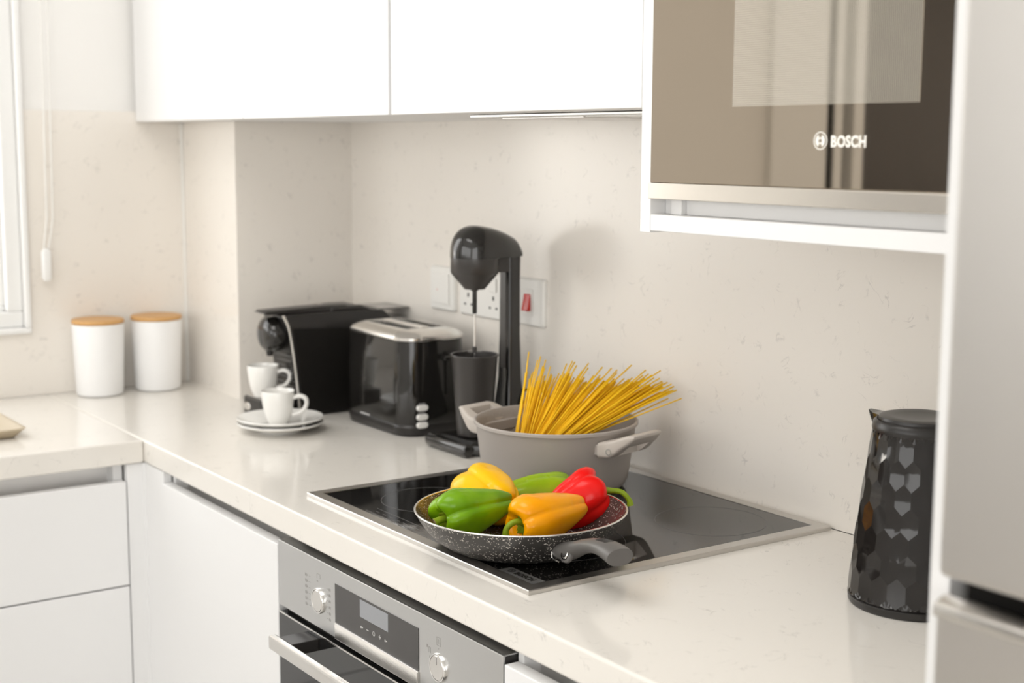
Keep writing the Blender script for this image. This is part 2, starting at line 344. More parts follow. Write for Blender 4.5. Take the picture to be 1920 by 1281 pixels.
boxes('window_frame', 'upvc', w3, [(XR + 0.05, XR + 0.11, QY0, QY0 + 0.06, QZ0, QZ1), (XR + 0.05, XR + 0.11, QY1 - 0.06, QY1, QZ0, QZ1), (XR + 0.05, XR + 0.11, -2.39, -2.31, QZ0, QZ1), (XR + 0.05, XR + 0.11, QY0 + 0.06, QY1 - 0.06, QZ0, QZ0 + 0.06), (XR + 0.05, XR + 0.11, QY0 + 0.06, QY1 - 0.06, QZ1 - 0.06, QZ1)])
for a, b in ((QY0 + 0.06, -2.39), (-2.31, QY1 - 0.06)): box('pane', 'glass', w3, XR + 0.075, XR + 0.081, a, b, QZ0 + 0.06, QZ1 - 0.06, 0)
RX0, RX1, RZ1, RZ0 = -0.95, 3.35, 1.50, 0.10                          # wide glazed opening behind the camera
struct(boxes('wall_rear', 'paint', None, [(XL - 0.2, RX0, YR - 0.2, YR, ZF, ZC), (RX1, XR + 0.2, YR - 0.2, YR, ZF, ZC), (RX0, RX1, YR - 0.2, YR, RZ1, ZC), (RX0, RX1, YR - 0.2, YR, ZF, RZ0)]))
w2 = struct(bpy.data.objects.new('window_2', None)); COL.objects.link(w2)
fr = []
for i in range(5):
    x = RX0 + (RX1 - RX0) * i / 4; fr.append((max(RX0, x - 0.04), min(RX1, x + 0.04), YR - 0.12, YR - 0.05, RZ0, RZ1))
fr += [(RX0, RX1, YR - 0.12, YR - 0.05, RZ0, RZ0 + 0.07), (RX0, RX1, YR - 0.12, YR - 0.05, RZ1 - 0.07, RZ1)]
boxes('window_frame', 'upvc', w2, fr)
for i in range(4):
    box('pane', 'glass', w2, RX0 + (RX1 - RX0) * i / 4 + 0.04, RX0 + (RX1 - RX0) * (i + 1) / 4 - 0.04, YR - 0.088, YR - 0.082, RZ0 + 0.07, RZ1 - 0.07, 0)
d1 = struct(box('door_1', 'door_dark', None, XL - 0.10, XL - 0.06, DY0, DY1, ZF, 1.2, 0.002))
box('door_frame', 'upvc', d1, XL - 0.012, XL + 0.012, DY1 + 0.04, DY1 + 0.27, ZF, 1.27, 0.002)
box('door_stop', 'upvc', d1, XL - 0.05, XL + 0.006, DY1 - 0.035, DY1, ZF, 1.2, 0.002)
box('door_stop', 'upvc', d1, XL - 0.05, XL + 0.006, DY1 - 0.13, DY1 - 0.085, ZF, 1.2, 0.002)
box('door_rebate', 'blk_matte', d1, XL - 0.012, XL - 0.002, DY1, DY1 + 0.04, ZF, 1.27, 0)
box('door_frame', 'upvc', d1, XL - 0.012, XL + 0.012, DY0 - 0.07, DY0, ZF, 1.27, 0.002)
box('door_frame', 'upvc', d1, XL - 0.012, XL + 0.012, DY0, DY1, 1.2, 1.27, 0.002)
# fill lamp added on the ceiling, out of view, to brighten the worktop from above
cl = thing('added_fill_lamp', 'added flat square fill lamp on the ceiling, out of view', 'lamp', (0.55, -0.95, ZC))
boxes('fill_lamp_frame', 'upvc', cl, [(-0.7, 0.7, -0.7, -0.66, -0.05, 0.0), (-0.7, 0.7, 0.66, 0.7, -0.05, 0.0), (-0.7, -0.66, -0.66, 0.66, -0.05, 0.0), (0.66, 0.7, -0.66, 0.66, -0.05, 0.0)])
ld_ = bpy.data.lights.new('added_fill_lamp_light', 'AREA'); lo = bpy.data.objects.new('added_fill_lamp_light', ld_); COL.objects.link(lo)
ld_.shape = 'SQUARE'; ld_.size = 1.3; ld_.energy = 20.0; ld_.color = (1.0, 0.975, 0.94); lo.location = (0.55, -0.95, ZC - 0.03 + H)
# window at the left edge of the picture
w1 = struct(bpy.data.objects.new('window_1', None)); COL.objects.link(w1)
def rect_frame(name, m, parent, x0, x1, y0, y1, z0, z1, w, bev=0.003):
    return boxes(name, m, parent, [(x0, x1, y0, y1, z0, z0 + w), (x0, x1, y0, y1, z1 - w, z1), (x0, x1, y0, y0 + w, z0 + w, z1 - w), (x0, x1, y1 - w, y1, z0 + w, z1 - w)], bev)
rect_frame('window_frame', 'upvc', w1, XL - 0.06, XL + 0.012, WY0, WY1, WZ0, WZ1, 0.012)
rect_frame('sash', 'upvc', w1, XL - 0.06, XL - 0.005, WY0 + 0.012, WY1 - 0.012, WZ0 + 0.012, WZ1 - 0.012, 0.034, 0.004)
rect_frame('glazing_bead', 'upvc', w1, XL - 0.055, XL - 0.022, WY0 + 0.046, WY1 - 0.046, WZ0 + 0.046, WZ1 - 0.046, 0.012, 0.003)
box('pane', 'glass', w1, XL - 0.045, XL - 0.041, WY0 + 0.058, WY1 - 0.058, WZ0 + 0.058, WZ1 - 0.058, 0)

# ================================================================== worktops
tag(box('worktop', 'stone_top', None, XL, 1.222, -0.0577, YB, -0.0415, 0, 0.0035, 3), 'long pale quartz worktop carrying the hob, running along the hob wall', 'worktop')
tag(box('worktop', 'stone_top', None, XL, -0.536, -1.30, -0.0581, -0.0415, 0, 0.0035, 3), 'short pale quartz worktop below the window, with the beige tray on it', 'worktop')
# ================================================================== base cabinets
FY, FX = -0.060, -0.538
t = thing('base_cabinet', 'white handleless base cabinet with one door, left of the oven', 'cabinet', (-0.2135, 0.235, -H))
def gola_door_cab(t, x0, x1, cx, cy, fy=FY, left_wall=True):
    """carcass, door and the recessed grip channel under the worktop; coordinates local to the thing"""
    X0, X1, Yf = x0 - cx, x1 - cx, fy - cy
    box('body', 'carcass', t, X0 + 0.001, X1 - 0.001, Yf + 0.021, 0.28, 0.10, H - 0.1005, 0.001)
    box('plinth', 'carcass', t, X0 + 0.001, X1 - 0.001, Yf + 0.07, Yf + 0.085, 0.0, 0.10, 0.001)
    d = box('door', 'lacquer', t, X0 + 0.0015, X1 - 0.0015, Yf, Yf + 0.020, 0.105, H - 0.0615, 0.0015)
    boxes('grip_channel', 'alu', t, [(X0 + 0.012, X1 - 0.001, Yf + 0.045, Yf + 0.047, H - 0.1, H - 0.043), (X0 + 0.012, X1 - 0.001, Yf + 0.021, Yf + 0.045, H - 0.1, H - 0.098)], 0.0005)
    box('side_panel', 'carcass', t, X0 + 0.0002, X0 + 0.012, Yf + 0.021, Yf + 0.05, H - 0.1, H - 0.0425, 0.0005)
gola_door_cab(t, -0.447, 0.020, -0.2135, 0.235)
t = thing('base_cabinet', 'white handleless base cabinet right of the oven, its front cut off by the picture', 'cabinet', (0.92, 0.235, -H))
gola_door_cab(t, 0.6175, 1.222, 0.92, 0.235)
# corner filler
struct(box('trim_1', 'white_plastic', None, XL, XL + 0.006, 0.2545, 0.2605, 0.0, 0.577, 0.0015))
boxes_ = [(-0.538 + 0.0, -0.449, FY + 0.004, FY + 0.02, -0.80, -0.0425), (FX - 0.02, FX - 0.004, -0.0885, FY + 0.004, -0.80, -0.0425), (FX - 0.02, FX, FY + 0.0, FY + 0.02, -0.80, -0.0425)]
cf = thing('corner_filler', 'narrow white filler strips in the inner corner of the base cabinets', 'panel', (FX, FY, -H))
for b in boxes_:
    box('filler_strip', 'lacquer', cf, b[0] - FX, b[1] - FX, b[2] - FY, b[3] - FY, b[4] + H, b[5] + H, 0.001)
box('plinth', 'carcass', cf, -0.05, 0.085, 0.05, 0.065, 0, 0.1, 0.001)
# drawer unit of the left leg
t = thing('drawer_unit', 'white handleless drawer cabinet below the window worktop', 'cabinet', (XL + 0.28, -0.54, -H))
cx, cy = XL + 0.28, -0.54
box('body', 'carcass', t, XL + 0.01 - cx, FX - 0.023 - cx, -0.99 - cy, -0.090 - cy, 0.10, H - 0.0425 - 0.06, 0.001)
box('side_panel', 'carcass', t, FX - 0.06 - cx, FX - 0.023 - cx, -0.108 - cy, -0.0905 - cy, H - 0.1, H - 0.0425, 0.0005)
box('grip_channel', 'alu', t, FX - 0.055 - cx, FX - 0.052 - cx, -0.99 - cy, -0.108 - cy, H - 0.102, H - 0.0425, 0.0005)
for z0, z1 in ((-0.2655, -0.073), (-0.530, -0.2685), (-0.795, -0.533)):
    box('drawer_front', 'lacquer', t, FX - 0.020 - cx, FX - cx, -0.99 - cy, -0.0915 - cy, z0 + H, z1 + H, 0.0015)
box('plinth', 'carcass', t, FX - 0.085 - cx, FX - 0.07 - cx, -0.99 - cy, -0.09 - cy, 0, 0.10, 0.001)

# ================================================================== oven
ov = thing('built_in_oven', 'built-in stainless steel oven with black glass door below the hob', 'oven', (0.319, -0.06, -0.65))
ox, oy, oz = 0.319, -0.06, -0.65
def ob(name, m, par, x0, x1, y0, y1, z0, z1, bev=0.001): return box(name, m, par, x0 - ox, x1 - ox, y0 - oy, y1 - oy, z0 - oz, z1 - oz, bev)
ob('body', 'blk_satin', ov, 0.031, 0.607, -0.036, 0.45, -0.64, -0.056)
cp = ob('control_panel', 'steel', ov, 0.022, 0.616, -0.060, -0.056, -0.153, -0.0525, 0.001)
ob('panel_edge', 'blk_satin', cp, 0.0225, 0.6155, -0.0558, -0.0365, -0.152, -0.0545, 0.001)
ob('top_cover', 'steel', cp, 0.0225, 0.6155, -0.0585, -0.038, -0.0545, -0.0525, 0.0005)
ob('lower_lip', 'satin', cp, 0.2035, 0.4285, -0.0625, -0.060, -0.153, -0.1305, 0.001)
dg = ob('display_glass', 'disp', cp, 0.2035, 0.4285, -0.0608, -0.060, -0.1300, -0.0735, 0.0002)
ob('screen', 'lcd', dg, 0.276, 0.352, -0.0611, -0.0607, -0.1010, -0.0765, 0.0)
# little symbols under the screen
for k, xs in enumerate((0.281, 0.297, 0.3135, 0.330, 0.346)):
    zc = -0.1145
    if k == 2:
        bm = flat_ring(0.0032, 0.0006, 0, 24); bm.transform(Matrix.Translation((xs - ox, -0.0608 - oy, zc - oz)) @ Matrix.Rotation(math.radians(90), 4, 'X')); link('symbol', to_mesh(bm), 'markw', dg)
    else:
        lst = [(xs - 0.003, xs + 0.003, -0.0611, -0.0607, zc - 0.0004, zc + 0.0004)]
        if k == 3: lst.append((xs - 0.0004, xs + 0.0004, -0.0611, -0.0607, zc - 0.003, zc + 0.003))
        if k in (0, 4): lst = [(xs - 0.003, xs - 0.001, -0.0611, -0.0607, zc - 0.002, zc + 0.001), (xs + 0.0005, xs + 0.003, -0.0611, -0.0607, zc - 0.001, zc + 0.0005)]
        boxes('symbol', 'markw', dg, [(a - ox, b - ox, c - oy, d - oy, e - oz, f - oz) for a, b, c, d, e, f in lst])
def knob(x, z, pointer):
    kn = bpy.data.objects.new('knob', None); COL.objects.link(kn); kn.parent = cp; kn.location = (x - ox, -0.060 - oy, z - oz); kn.rotation_euler = (math.radians(90), 0, 0)
    lathe_obj('knob_ring', 'chrome', kn, [(0.0165, 0), (0.0186, 0.0), (0.0186, 0.0022), (0.0178, 0.0034), (0.0162, 0.0034), (0.0160, 0.0015)], 48)
    lathe_obj('knob_cap', 'satin', kn, [(0.0158, 0), (0.0158, 0.0030), (0.0150, 0.0036), (0, 0.0034)], 48)
    if pointer: box('pointer', 'mark', kn, -0.0006, 0.0006, 0.004, 0.0135, 0.0033, 0.0038, 0)
    return kn
knob(0.153, -0.1125, False); knob(0.476, -0.1105, True)
marks = []
def mk(x0, x1, z0, z1): marks.append((x0 - ox, x1 - ox, -0.0602 - oy, -0.0599 - oy, z0 - oz, z1 - oz))
for i, zz in enumerate((-0.086, -0.0945, -0.103, -0.112, -0.121, -0.1295)):
    mk(0.111, 0.113, zz, zz + 0.0045); mk(0.1145, 0.116, zz, zz + 0.0045); mk(0.1175, 0.119, zz + 0.001, zz + 0.0035); mk(0.122, 0.128, zz + 0.002, zz + 0.0026)
    z2 = zz - 0.004
    mk(0.184, 0.186, z2, z2 + 0.004); mk(0.1875, 0.189, z2, z2 + 0.004); mk(0.177, 0.182, z2 + 0.0016, z2 + 0.0022)
mk(0.148, 0.158, -0.0735, -0.0730); mk(0.148, 0.1485, -0.0800, -0.0735); mk(0.1575, 0.158, -0.0800, -0.0735); mk(0.1475, 0.1515, -0.0850, -0.0832)
mk(0.4715, 0.4805, -0.0720, -0.0715); mk(0.4715, 0.4805, -0.0825, -0.0820); mk(0.4715, 0.4720, -0.0825, -0.0715); mk(0.4800, 0.4805, -0.0825, -0.0715); mk(0.4757, 0.4763, -0.0800, -0.0740); mk(0.4755, 0.4766, -0.0870, -0.0858)
mk(0.4475, 0.4505, -0.0920, -0.0880); mk(0.4525, 0.4570, -0.0905, -0.0900); mk(0.4525, 0.4530, -0.0975, -0.0905); mk(0.4565, 0.4570, -0.0975, -0.0905); mk(0.4545, 0.4565, -0.1045, -0.1010)
boxes('printed_marks', 'mark', cp, marks)['kind'] = 'stuff'
ob('air_gap', 'blk_matte', ov, 0.030, 0.608, -0.050, -0.036, -0.163, -0.153, 0)
dr = ob('oven_door', 'ovenglass', ov, 0.0225, 0.6155, -0.0605, -0.0385, -0.62, -0.1635, 0.001)
ob('door_trim', 'satin', dr, 0.0225, 0.6155, -0.0612, -0.058, -0.1645, -0.1620, 0.0004)
hb = ob('handle', 'satin', dr, 0.100, 0.538, -0.1155, -0.1035, -0.1885, -0.1680, 0.003)
ob('handle_post', 'blk_satin', hb, 0.112, 0.152, -0.1036, -0.0603, -0.1875, -0.1695, 0.001)
ob('handle_post', 'blk_satin', hb, 0.486, 0.526, -0.1036, -0.0603, -0.1875, -0.1695, 0.001)

# ================================================================== hob
hob = thing('ceramic_hob', 'black ceramic hob with a brushed steel frame set on the worktop', 'hob', (0.2915, 0.2605, 0))
HW, HD, fw = 0.583 / 2, 0.521 / 2, 0.0185
bm = bmesh.new()
o_ = [(-HW, -HD), (HW, -HD), (HW, HD), (-HW, HD)]; i_ = [(-HW + fw, -HD + fw), (HW - fw, -HD + fw), (HW - fw, HD - fw), (-HW + fw, HD - fw)]
A = [bm.verts.new((x, y, 0.0002)) for x, y in o_]; B = [bm.verts.new((x, y, 0.0050)) for x, y in o_]
C1 = [bm.verts.new((x * 0.997, y * 0.997, 0.0062)) for x, y in o_]; C2 = [bm.verts.new((x, y, 0.0062)) for x, y in i_]; C3 = [bm.verts.new((x, y, 0.0040)) for x, y in i_]
for P, Q in ((A, B), (B, C1), (C1, C2), (C2, C3), (C3, A)):
    for k in range(4): bm.faces.new((P[k], P[(k + 1) % 4], Q[(k + 1) % 4], Q[k]))
link('steel_frame', to_mesh(bm), 'steel_y', hob)
gl = box('glass_plate', 'hobglass', hob, -HW + fw, HW - fw, -HD + fw, HD - fw, 0.0030, 0.0056, 0)
for cx, cy, r in ((0.175, 0.140, 0.079), (-0.115, 0.088, 0.105), (-0.150, -0.125, 0.075), (0.135, -0.105, 0.095)):
    o = link('cooking_zone', to_mesh(flat_ring(r, 0.0006, 0.0056)), 'markhob', gl); o.location = (cx, cy, 0)
lst = []
for k in range(9): lst.append((-0.135 + k * 0.019, -0.135 + k * 0.019 + 0.010, -HD + fw + 0.014, -HD + fw + 0.0146, 0.0056, 0.0058))
lst += [(-0.15, 0.06, -HD + fw + 0.024, -HD + fw + 0.0245, 0.0056, 0.0058), (-0.15, 0.06, -HD + fw + 0.006, -HD + fw + 0.0065, 0.0056, 0.0058)]
boxes('control_marks', 'markhob', gl, lst)
lp = box('maker_plate', mat('dark_grey_plate', (0.10, 0.098, 0.095), 0.35), hob, 0.200, HW - fw - 0.0005, -HD + fw + 0.0005, -HD + fw + 0.020, 0.0056, 0.0060, 0)
text_obj('lettering', 'blk_matte', lp, 'BOSCH', 0.0115, Matrix.Translation((0.2235, -HD + fw + 0.0065, 0.0060)), 0.0006, 0.0002)
bm = flat_ring(0.0052, 0.0009, 0, 32); bm.transform(Matrix.Translation((0.2145, -HD + fw + 0.0105, 0.0060))); link('emblem', to_mesh(bm), 'blk_matte', lp)
boxes('emblem_bar', 'blk_matte', lp, [(0.2125, 0.2132, -HD + fw + 0.0075, -HD + fw + 0.0135, 0.0060, 0.0062), (0.2158, 0.2165, -HD + fw + 0.0075, -HD + fw + 0.0135, 0.0060, 0.0062), (0.2132, 0.2158, -HD + fw + 0.0101, -HD + fw + 0.0109, 0.0060, 0.0062)])

# ================================================================== wall cabinets, hood, microwave housing
ZB, ZT, CY = 0.578, 1.48, 0.155
def wall_cab(label, x0, x1, g0, g1):
    t = thing('wall_cabinet', label, 'cabinet', ((x0 + x1) / 2, 0.35, ZB)); c = (x0 + x1) / 2
    box('body', 'carcass', t, x0 - c + 0.0040, x1 - c - 0.0040, CY + 0.021 - 0.35, (0.258 if x0 < -1 else 0.5295) - 0.35, 0.0, ZT - ZB, 0.0008)
    if x0 < -1: box('body_back', 'carcass', t, -0.823 - c, x1 - c - 0.0040, 0.2581 - 0.35, 0.5295 - 0.35, 0.0, ZT - ZB, 0.0)
    box('door', 'lacquer', t, x0 - c + g0, x1 - c - g1, CY - 0.35, CY + 0.020 - 0.35, -0.0, ZT - ZB, 0.0012)
    return t
wall_cab('white flat-fronted wall cabinet in the corner next to the window', XL + 0.001, -0.549, 0.001, 0.0018)
wall_cab('white flat-fronted wall cabinet between the corner one and the hood cabinet', -0.549, -0.008, 0.0018, 0.0042)
wall_cab('white flat-fronted wall cabinet above the hob, hiding the hood', -0.008, 0.592, 0.0042, 0.0008)
hd = thing('extractor_hood', 'slim steel extractor hood under the wall cabinet above the hob', 'hood', (0.30, 0.33, ZB - 0.0005))
box('hood_base', 'steel', hd, -0.19, 0.285, -0.105, 0.17, -0.0045, -0.0002, 0.001)
box('lamp_glass', 'white_plastic', hd, 0.08, 0.27, -0.095, -0.045, -0.0060, -0.0040, 0.0005)
box('grease_filter', 'alu', hd, -0.17, 0.03, -0.06, 0.15, -0.0060, -0.0040, 0.0005)
mh = thing('microwave_housing', 'open white wall housing with a shelf around the microwave', 'cabinet', (0.907, 0.34, 0.430))
mx, my, mz = 0.907, 0.34, 0.430
def mb(name, m, par, x0, x1, y0, y1, z0, z1, bev=0.0008): return box(name, m, par, x0 - mx, x1 - mx, y0 - my, y1 - my, z0 - mz, z1 - mz, bev)
mb('side_panel', 'lacquer', mh, 0.5925, 0.6110, CY, 0.5295, 0.430, 1.48)
mb('side_panel', 'lacquer', mh, 1.2045, 1.2212, CY, 0.5295, 0.430, 1.48)
mb('shelf', 'lacquer', mh, 0.6112, 1.2043, CY + 0.0005, 0.5295, 0.4325, 0.4520)
mb('back_panel', 'carcass', mh, 0.6112, 1.2043, 0.5100, 0.5295, 0.4522, 1.48)
mb('front_rail', 'lacquer', mh, 0.6112, 1.2043, CY + 0.024, CY + 0.036, 0.4522, 0.4705)
mb('bracket', 'lacquer', mh, 0.6300, 0.6490, CY + 0.0160, CY + 0.0239, 0.4522, 0.4702)
mb('top_panel', 'lacquer', mh, 0.6112, 1.2043, CY + 0.0005, 0.5099, 0.95, 0.9685)
mb('flap_door', 'lacquer', mh, 0.6120, 1.2035, CY, CY + 0.018, 0.972, 1.48)
mw = thing('microwave', 'built-in microwave with mirrored dark glass door and steel lower strip', 'microwave', (0.908, 0.33, 0.4708))
ux, uy, uz = 0.908, 0.33, 0.4708
def ub(name, m, par, x0, x1, y0, y1, z0, z1, bev=0.0008): return box(name, m, par, x0 - ux, x1 - ux, y0 - uy, y1 - uy, z0 - uz, z1 - uz, bev)
ub('body', 'blk_satin', mw, 0.625, 1.19, CY + 0.022, 0.48, 0.4712, 0.86)
md_ = ub('glass_door', 'mwglass', mw, 0.6125, 1.2035, CY - 0.002, CY + 0.021, 0.4903, 0.865, 0.0008)
ub('steel_strip', steel('warm_brushed_steel', (0.80, 0.755, 0.69), 0.24, 0), mw, 0.6115, 1.2040, CY - 0.004, CY + 0.021, 0.4708, 0.4900, 0.001)
wn = ub('window', 'mwmesh', md_, 0.7500, 1.0070, CY - 0.0024, CY - 0.0018, 0.5765, 0.83, 0.0)
tz = 0.5335
lt = text_obj('lettering', 'white_print', md_, 'BOSCH', 0.0158, Matrix.Translation((0.8960 - ux, CY - 0.0022 - uy, tz - uz)) @ FRONT, 0.00065, 0.0002, 0.87)
bm = flat_ring(0.0093, 0.0011, 0, 48); bm.transform(Matrix.Translation((0.8815 - ux, CY - 0.0021 - uy, 0.5395 - uz)) @ Matrix.Rotation(math.radians(90), 4, 'X')); link('emblem', to_mesh(bm), 'white_print', md_)
e0 = (0.8815 - ux, 0.5395 - uz); yy = (CY - 0.0024 - uy, CY - 0.0019 - uy)
bm = bmesh.new()
for s in (-1, 1):      # two bowed armature cheeks and the bars between them
    n = 10; out = [(s * 0.0066 * math.cos(math.radians(a)) , 0.0066 * math.sin(math.radians(a))) for a in [-62 + 124 * k / n for k in range(n + 1)]]
    pts = out + [(s * 0.0020, 0.0058), (s * 0.0020, -0.0058)]
    f = bm.faces.new([bm.verts.new((e0[0] + x, yy[0], e0[1] + z)) for x, z in pts])
add_box(bm, e0[0] - 0.0022, e0[0] + 0.0022, *yy, e0[1] + 0.0018, e0[1] + 0.0034); add_box(bm, e0[0] - 0.0022, e0[0] + 0.0022, *yy, e0[1] - 0.0034, e0[1] - 0.0018)
link('emblem_armature', to_mesh(bm), 'white_print', md_)

# ================================================================== tall panel and fridge
tag(box('tall_panel', 'lacquer', None, 1.2222, 1.2410, -0.073, YB, -H, 1.48, 0.001), 'tall white end panel between the worktop and the fridge', 'panel')
fg = thing('fridge_freezer', 'tall stainless steel fridge freezer at the right edge', 'fridge', (1.55, 0.2, -H))
fx, fy_ = 1.55, 0.2
box('body', mat('grey_fridge_side', (0.35, 0.34, 0.33), 0.4), fg, 1.2480 - fx, 1.848 - fx, -0.035 - fy_, 0.50 - fy_, 0.03, 2.0, 0.003)
box('upper_door', 'steel_v', fg, 1.2480 - fx, 1.848 - fx, -0.098 - fy_, -0.040 - fy_, 0.213 + H, 2.0, 0.006, 4)
ld = box('lower_door', 'steel_v', fg, 1.2480 - fx, 1.848 - fx, -0.098 - fy_, -0.040 - fy_, 0.05, 0.188 + H, 0.004, 3)
prism_x('grip_lip', 'satin', ld, [(-0.104 - fy_, 0.184 + H), (-0.104 - fy_, 0.193 + H), (-0.090 - fy_, 0.199 + H), (-0.090 - fy_, 0.1885 + H)], 1.250 - fx, 1.846 - fx, 0.001)
box('grip_recess', 'blk_matte', fg, 1.2500 - fx, 1.846 - fx, -0.062 - fy_, -0.0355 - fy_, 0.1885 + H, 0.2125 + H, 0)

# ================================================================== wall sockets
def plate(name, label, x0, x1, zc=0.253, h=0.086):
    t = thing(name, label, 'switch' if 'switch' in name else 'socket', ((x0 + x1) / 2, YB, zc)); w = (x1 - x0) / 2
    rings = [rrect(-w, w, -h / 2, h / 2, 0.006, 0.0), rrect(-w, w, -h / 2, h / 2, 0.006, 0.006), rrect(-w + 0.003, w - 0.003, -h / 2 + 0.003, h / 2 - 0.003, 0.005, 0.0095)]
    bm = loft_mesh(rings); bm.transform(Matrix.Rotation(math.radians(90), 4, 'X')); link('face_plate', to_mesh(bm), 'white_plastic', t)
    return t
t = plate('fused_switch', 'single white wall switch plate above the toaster', -0.487, -0.400)
box('rocker', 'white_plastic', t, -0.030, 0.030, -0.0125, -0.0093, -0.030, 0.030, 0.001); box('indicator', 'red_plastic', t, -0.012, -0.010, -0.0128, -0.0122, -0.004, -0.002, 0)
t = plate('double_socket', 'double white wall socket half hidden behind the drink mixer', -0.380, -0.228)
for x in (-0.055, 0.03): box('rocker', 'white_plastic', t, x, x + 0.024, -0.0125, -0.0093, 0.008, 0.034, 0.001)
for x in (-0.043, 0.042):
    boxes('pin_holes', 'blk_matte', t, [(x - 0.0025, x + 0.0025, -0.0097, -0.009, -0.008, 0.0), (x - 0.014, x - 0.008, -0.0097, -0.009, -0.024, -0.020), (x + 0.008, x + 0.014, -0.0097, -0.009, -0.024, -0.020)])
t = plate('cooker_switch', 'white cooker switch plate with a red rocker, right of the drink mixer', -0.190, -0.104)
box('rocker_frame', 'white_plastic', t, -0.018, 0.012, -0.0110, -0.0093, -0.024, 0.024, 0.0008)
prism_x('rocker', 'red_plastic', t, [(-0.0108, -0.015), (-0.0180, -0.015), (-0.0120, 0.015), (-0.0108, 0.015)], -0.013, 0.006, 0.0008)

# ================================================================== blind chain by the window
bc = thing('blind_chain', 'white blind chain loop with a weight, hanging right of the window', 'blind chain', (XL + 0.022, -0.055, 0.245))
def chain(pts): return tube_obj('chain_strand', 'white_plastic', bc, pts, 0.0018, 6)
chain([(0, 0.010, 1.0), (0, 0.008, 0.5), (0, 0.004, 0.13), (0, -0.004, 0.068)]); chain([(0, 0.022, 1.0), (0, 0.022, 0.5), (0, 0.017, 0.13), (0, 0.006, 0.068)])
smooth_link('weight', loft_mesh([rrect(-0.005, 0.005, -0.006, 0.007, 0.004, 0.0), rrect(-0.007, 0.007, -0.010, 0.010, 0.006, 0.006), rrect(-0.007, 0.007, -0.010, 0.010, 0.006, 0.060), rrect(-0.004, 0.004, -0.005, 0.006, 0.003, 0.068)]), 'upvc', bc)

# ================================================================== canisters
def canister(label, x, y):
    t = thing('canister', label, 'canister', (x, y, 0), 0.4, 'white canisters below the window wall')
    lathe_obj('jar', 'ceramic', t, [(0, 0.0005), (0.0440, 0.0005), (0.0480, 0.003), (0.0490, 0.008), (0.0540, 0.150), (0.0535, 0.153), (0.0515, 0.153), (0.0500, 0.14), (0, 0.14)], 72)
    lathe_obj('lid', 'bamboo', t, [(0.0505, 0.1532), (0.0543, 0.1545), (0.0543, 0.1610), (0.0530, 0.1625), (0, 0.1630)], 72)
canister('white canister with a bamboo lid, nearer the window', -1.046, 0.037)
canister('white canister with a bamboo lid, nearer the corner column', -1.046, 0.166)
# ================================================================== tray at the left edge
tr = thing('tray', 'beige rectangular tray on the short worktop, cut by the left picture edge', 'tray', (-0.80, -0.40, 0))
def tray_ring(g, z, r): return rrect(-0.125 - g, 0.125 + g, -0.165 - g, 0.165 + g, r, z, 6)
smooth_link('tray_body', loft_mesh([tray_ring(-0.008, 0.0008, 0.012), tray_ring(-0.004, 0.004, 0.014), tray_ring(0.008, 0.016, 0.018), tray_ring(0.010, 0.018, 0.018), tray_ring(0.008, 0.0195, 0.018), tray_ring(-0.001, 0.0185, 0.016), tray_ring(-0.012, 0.006, 0.012)]), 'traymat', tr, 50)

# ================================================================== espresso cups and saucers
def cup(label, x, y, z, rz):
    t = thing('espresso_cup', label, 'cup', (x, y, z), rz, 'white espresso cups')
    lathe_obj('bowl', 'porcelain', t, [(0, 0.003), (0.015, 0.003), (0.0165, 0.0005), (0.0185, 0.0005), (0.0195, 0.004), (0.0235, 0.012), (0.0270, 0.025), (0.0295, 0.042), (0.0312, 0.0605), (0.0306, 0.0620), (0.0295, 0.0610), (0.0278, 0.044), (0.0240, 0.022), (0.016, 0.010), (0, 0.008)], 56, auto=60)
    pts = bez([(0.0280, 0, 0.0485), (0.041, 0, 0.0520), (0.0520, 0, 0.0465), (0.0525, 0, 0.034), (0.043, 0, 0.022), (0.0265, 0, 0.0165)], 6)
    rings = []
    for i, p_ in enumerate(pts):
        tt = (pts[min(i + 1, len(pts) - 1)] - pts[max(i - 1, 0)]).normalized(); nn = Vector((0, 1, 0)); bb = tt.cross(nn)
        rings.append([p_ + nn * 0.0068 * math.cos(2 * math.pi * k / 12) + bb * 0.0042 * math.sin(2 * math.pi * k / 12) for k in range(12)])
    smooth_link('handle', loft_mesh(rings), 'porcelain', t)
def saucer(label, x, y, z):
    return tag(lathe_obj('saucer', 'porcelain', None, [(0, 0.002), (0.030, 0.002), (0.032, 0.0), (0.038, 0.0), (0.040, 0.004), (0.060, 0.009), (0.0795, 0.0160), (0.0805, 0.0175), (0.0795, 0.0190), (0.060, 0.0125), (0.040, 0.0078), (0.024, 0.0070), (0.022, 0.0055), (0, 0.0055)], 72, (x, y, z), 60), label, 'saucer', 'stacked white saucers')
saucer('lower white saucer, resting on the worktop', -0.4725, 0.1830, 0.0005)
saucer('upper white saucer of the stack, carrying the front espresso cup', -0.4725, 0.1835, 0.0098)
cup('white espresso cup standing on the stacked saucers', -0.4740, 0.1800, 0.0157, math.radians(55))
cup('white espresso cup standing on the coffee machine drip tray', -0.6300, 0.2230, 0.0395, math.radians(55))

